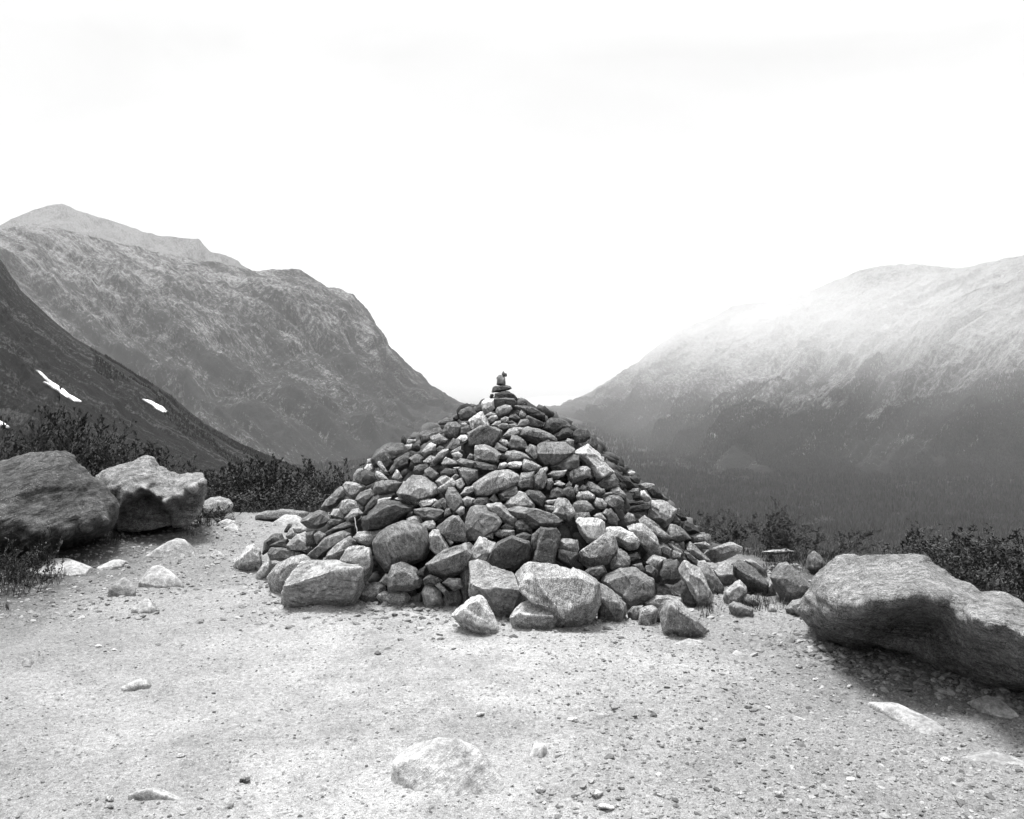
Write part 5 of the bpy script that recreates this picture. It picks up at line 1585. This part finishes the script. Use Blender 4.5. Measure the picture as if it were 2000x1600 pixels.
# px of the middle, py of the top, distance, width factor, variant, label
G_L, G_R, G_C = 'willow shrubs of the thicket behind the dark boulders', 'shrubs on the brink behind the huge boulder', 'low conifer shrubs behind the cairn'
SHRUBS = [
    (15, 845, 10.6, 1.2, 'willow2', 'thick willow behind the dark peaked boulder, cut by the picture edge', G_L),
    (-70, 830, 9.8, 1.2, 'willow1', 'outermost willow at the far edge of the thicket', G_L),
    (70, 815, 11.2, 1.1, 'willow1', 'willow under the long snow patch, behind the dark peaked boulder', G_L),
    (122, 795, 11.6, 1.0, 'willow3', 'tall leafy willow rising behind the peak of the dark boulder', G_L),
    (110, 728, 11.0, 0.8, 'bare', 'tall half-bare willow crossing the long snow patch', G_L),
    (60, 780, 10.4, 0.8, 'bare', 'thin leaning stems with few leaves above the dark boulder', G_L),
    (175, 790, 11.4, 0.8, 'bare', 'thin half-bare stems rising at the end of the long snow patch', G_L),
    (160, 830, 12.0, 1.2, 'willow2', 'dense willow in the dip between the two big boulders', G_L),
    (205, 845, 11.4, 1.1, 'willow1', 'willow directly behind the dip between the two big boulders', G_L),
    (250, 862, 11.8, 1.1, 'willow3', 'bright-leaved willow behind the knobbed boulder', G_L),
    (292, 882, 12.2, 1.1, 'willow2', 'willow topping the crest of the knobbed boulder', G_L),
    (345, 905, 12.0, 1.2, 'willow1', 'low willow behind the hollow back of the knobbed boulder', G_L),
    (400, 905, 12.3, 1.2, 'willow2', 'willow behind the tip of the knobbed boulder', G_L),
    (452, 868, 12.2, 0.7, 'sapling', 'dark pointed sapling standing above the thicket', G_L),
    (452, 905, 12.0, 1.1, 'willow3', 'bushy willow at the foot of the pointed sapling', G_L),
    (500, 898, 12.4, 1.2, 'willow1', 'willow in the middle of the thicket, past the sapling', G_L),
    (540, 888, 12.8, 1.2, 'willow3', 'willow with glinting leaf tips above the flat-topped rock', G_L),
    (590, 902, 12.8, 1.3, 'willow2', 'willow nearing the cairn, above the flat-topped rock', G_L),
    (640, 912, 12.6, 1.2, 'willow1', 'willow touching the cairn edge below the dark grained hump', G_L),
    (690, 925, 12.6, 1.2, 'willow2', 'innermost willow, mostly hidden behind the cairn', G_L),
    (430, 938, 11.2, 1.5, 'low1', 'low spreading willow above the rounded striped boulder', G_L),
    (490, 945, 11.2, 1.5, 'low1', 'low spreading willow between striped boulder and flat-topped rock', G_L),
    (555, 945, 11.3, 1.5, 'low1', 'low spreading willow right behind the flat-topped rock', G_L),
    (625, 950, 11.3, 1.5, 'low1', 'low spreading willow against the hunched stone of the cairn', G_L),
    (375, 955, 10.4, 1.0, 'low1', 'small leafy willow under the overhang of the knobbed boulder', G_L),
    (310, 985, 9.7, 1.0, 'low1', 'shaded low shrub in the hollow under the knobbed boulder', G_L),
    (412, 995, 9.5, 0.55, 'low1', 'little bright-leaved shrub in front of the rounded striped boulder', G_L),
    (0, 1062, 7.0, 0.6, 'low1', 'dark leafy bush on the gravel at the far left edge', None),
    (40, 1098, 6.75, 0.5, 'low1', 'dark leaf tuft beside the broad pale slab', None),
    (-30, 1040, 7.0, 0.9, 'low1', 'shaded bush against the foot of the dark peaked boulder', None),
    (80, 1068, 7.4, 0.5, 'tuft', 'small weedy tuft at the foot of the dark peaked boulder', None),
    (1395, 1028, 9.2, 1.0, 'needle2', 'dark low conifer touching the right edge of the cairn', G_C),
    (1440, 1030, 9.4, 0.9, 'needle1', 'dark conifer shrub with two short spires beside the cairn', G_C),
    (1502, 1016, 9.2, 0.9, 'needle1', 'tallest dark conifer shrub between cairn and huge boulder', G_C),
    (1545, 1040, 9.0, 1.0, 'needle2', 'spreading dark conifer shrub over the thin pale slab', G_C),
    (1470, 1062, 8.4, 1.1, 'needle2', 'low dark conifer mat in front of the thin pale slab', G_C),
    (1572, 1075, 8.0, 0.9, 'needle2', 'dark conifer mat behind the cone-backed stone', G_C),
    (1545, 1000, 8.9, 0.35, 'bare', 'dead pale twigs above the dark conifer shrubs', None),
    (1695, 1042, 8.0, 0.5, 'bare', 'thin bare twig peeping over the top of the huge boulder', G_R),
    (1782, 1008, 7.6, 0.55, 'sapling', 'slender leafy shoot standing over the huge boulder', G_R),
    (1815, 1055, 7.4, 0.8, 'willow3', 'leafy shrub at the crest of the huge boulder', G_R),
    (1862, 1052, 7.2, 1.0, 'willow1', 'dense shrub behind the sloping back of the huge boulder', G_R),
    (1915, 1048, 7.0, 1.0, 'willow2', 'broad leafy shrub above the lower back of the huge boulder', G_R),
    (1965, 1030, 6.8, 0.9, 'willow3', 'tallest leafy shrub near the right edge', G_R),
    (2010, 1055, 6.6, 1.1, 'willow1', 'shrub cut off by the right edge of the view', G_R),
    (1935, 1085, 6.3, 1.0, 'low1', 'low shrub pressed against the back of the huge boulder', G_R),
    (1995, 1110, 6.0, 1.0, 'low1', 'lowest shrub at the right edge behind the huge boulder', G_R),
]
VH = {'willow1': 1.25, 'willow2': 1.25, 'willow3': 1.25, 'low1': 0.75, 'bare': 1.35, 'sapling': 1.25, 'needle1': 1.2, 'needle2': 0.95, 'tuft': 0.4}
def build_shrubs():
    rs = random.Random(5)
    for (px, py, D, wf, var, lab, grp) in SHRUBS:
        x = (px - 1000) / F * D
        ztop = HC + (HZ - py) / F * D
        z0 = float(ground_z(np.array([x]), np.array([D]), False)[0])
        hgt = max(0.25, ztop - z0)
        if 'needle' in var:
            hgt *= 1.3
        name = 'conifer_shrub' if 'needle' in var else 'leafy_tuft' if 'tuft' in lab else 'willow_shrub'
        e = link(name, None, loc=(x, D, z0))
        e.rotation_euler[2] = rs.uniform(0, 6.28)
        tag(e, lab, 'shrub', grp)
        s = hgt / VH[var]
        wx = min(max(s, 0.75), 1.25) * wf
        for nm, me in zip(('branches', 'foliage'), VAR[var]):
            c = link(nm, me, parent=e)
            c.scale = (wx, wx, s)
build_shrubs()

# ------------------------------------------------------------------ air
def build_haze():
    bm = bmesh.new()
    lo, hi = np.array([-16000, -200, -262.0]), np.array([16000, 34000, 1500.0])
    bmesh.ops.create_cube(bm, size=1)
    for v in bm.verts:
        v.co = Vector([(lo[i] + hi[i]) / 2 + v.co[i] * (hi[i] - lo[i]) for i in range(3)])
    me = bpy.data.meshes.new('haze')
    bm.to_mesh(me)
    bm.free()
    mt = bpy.data.materials.new('haze')
    mt.use_nodes = True
    t = mt.node_tree
    t.nodes.clear()
    pv = t.nodes.new('ShaderNodeVolumePrincipled')
    pv.inputs['Color'].default_value = (0.8, 0.8, 0.8, 1)
    pv.inputs['Density'].default_value = 3.8e-5
    ou = t.nodes.new('ShaderNodeOutputMaterial')
    t.links.new(pv.outputs[0], ou.inputs['Volume'])
    me.materials.append(mt)
    tag(link('haze', me), 'pale haze filling the valley', 'haze', kind='stuff')
build_haze()

def build_mist():
    """Cloud clinging to the right-hand mountain and lying over the end of the valley: thin below, thicker with height, torn by the wind."""
    lo, hi = np.array([-3400, 2200, -299.0]), np.array([4600, 8400, 860.0])
    bm = bmesh.new()
    bmesh.ops.create_cube(bm, size=1)
    for v in bm.verts:
        v.co = Vector([(lo[i] + hi[i]) / 2 + v.co[i] * (hi[i] - lo[i]) for i in range(3)])
    me = bpy.data.meshes.new('mist')
    bm.to_mesh(me)
    bm.free()
    m = Mat('mist')
    co = m.coord('Object')
    sp = m.n('SeparateXYZ')
    m.t.links.new(co, sp.inputs[0])
    x, y, z = sp.outputs
    def sm(v, a, b, c=0.0, d=1.0):
        nd = m.n('MapRange', interpolation_type='SMOOTHSTEP')
        m.put(nd.inputs[0], v)
        for i, q in enumerate((a, b, c, d)):
            nd.inputs[i + 1].default_value = q
        return nd.outputs[0]
    mu = lambda *a: a[0] if len(a) == 1 else m.op('MULTIPLY', a[0], mu(*a[1:]))
    wisp = sm(m.noise(m.turned(co, (0, 0.35, 0), (0.0011, 0.0011, 0.0026)), 1.0, 4, 0.6, 0.8), 0.34, 0.66, 0.3, 1.45)
    A = mu(sm(z, -300, 90, 2.0e-4, 8.6e-4), sm(y, 2250, 3000), sm(x, 300, 1400, 0.42, 1.0), sm(x, 150, 500), sm(x, 1250, 2050, 1.0, 0.4), sm(y, 5400, 4200, 0.1, 1.0), sm(z, 840, 560), sm(z, 360, 130, 0.14, 1.0), wisp)
    B = mu(sm(y, 4300, 5500, 0.0, 5.2e-4), sm(y, 8300, 6800), sm(z, 300, -60, 0.12, 1.0), sm(x, 1900, 900), sm(x, -3300, -1200))
    m.t.nodes.remove(m.b)
    pv = m.n('VolumePrincipled')
    pv.inputs['Color'].default_value = (0.8, 0.8, 0.8, 1)
    m.t.links.new(m.op('ADD', A, B), pv.inputs['Density'])
    out = [n for n in m.t.nodes if n.type == 'OUTPUT_MATERIAL'][0]
    m.t.links.new(pv.outputs[0], out.inputs['Volume'])
    me.materials.append(m.m)
    tag(link('mist', me), 'pale cloud clinging to the forested mountain and the end of the valley', 'mist', kind='stuff')
build_mist()

# --- coarse grass where the trodden ground meets the shrubs
def build_grass():
    rs = np.random.RandomState(55)
    R = []
    for n, x0, x1, y0, y1 in ((260, -5.6, -1.2, 9.9, 11.4), (120, -4.4, -3.3, 5.6, 7.6), (260, 1.9, 3.6, 6.6, 8.6), (60, 0.9, 2.2, 6.0, 6.9), (90, -4.0, -2.9, 8.2, 9.4)):
        R.append(np.stack([rs.uniform(x0, x1, n), rs.uniform(y0, y1, n)], -1))
    T = np.vstack(R)
    keep = fbm(np.column_stack([T * 1.3, 0 * T[:, 0]]), 2) > -0.15
    T = T[keep]
    nb = 16
    base = np.repeat(T, nb, 0) + rs.randn(len(T) * nb, 2) * 0.035
    n = len(base)
    h = rs.uniform(0.03, 0.10, n)
    a = rs.uniform(0, 6.283, n)
    ln = h * rs.uniform(0.2, 0.9, n)
    z = ground_z(base[:, 0], base[:, 1]) - 0.01
    dx, dy = np.cos(a), np.sin(a)
    wd = 0.0022
    P = np.column_stack([base, z])
    side = np.stack([-dy * wd, dx * wd, 0 * a], -1)
    mid = P + np.stack([dx * ln * 0.35, dy * ln * 0.35, h * 0.6], -1)
    tip = P + np.stack([dx * ln, dy * ln, h], -1)
    V = np.stack([P - side, P + side, mid + side * 0.8, mid - side * 0.8, tip], 1).reshape(-1, 3)
    b = np.arange(n) * 5
    Fc = np.vstack([np.stack([b, b + 1, b + 2], -1), np.stack([b, b + 2, b + 3], -1), np.stack([b + 3, b + 2, b + 4], -1)])
    o = link('grass', mesh_np('grass', V, Fc, MAT_LEAF, smooth=False))
    tag(o, 'coarse dark grass at the edge of the trodden gravel', 'grass', kind='stuff')
build_grass()
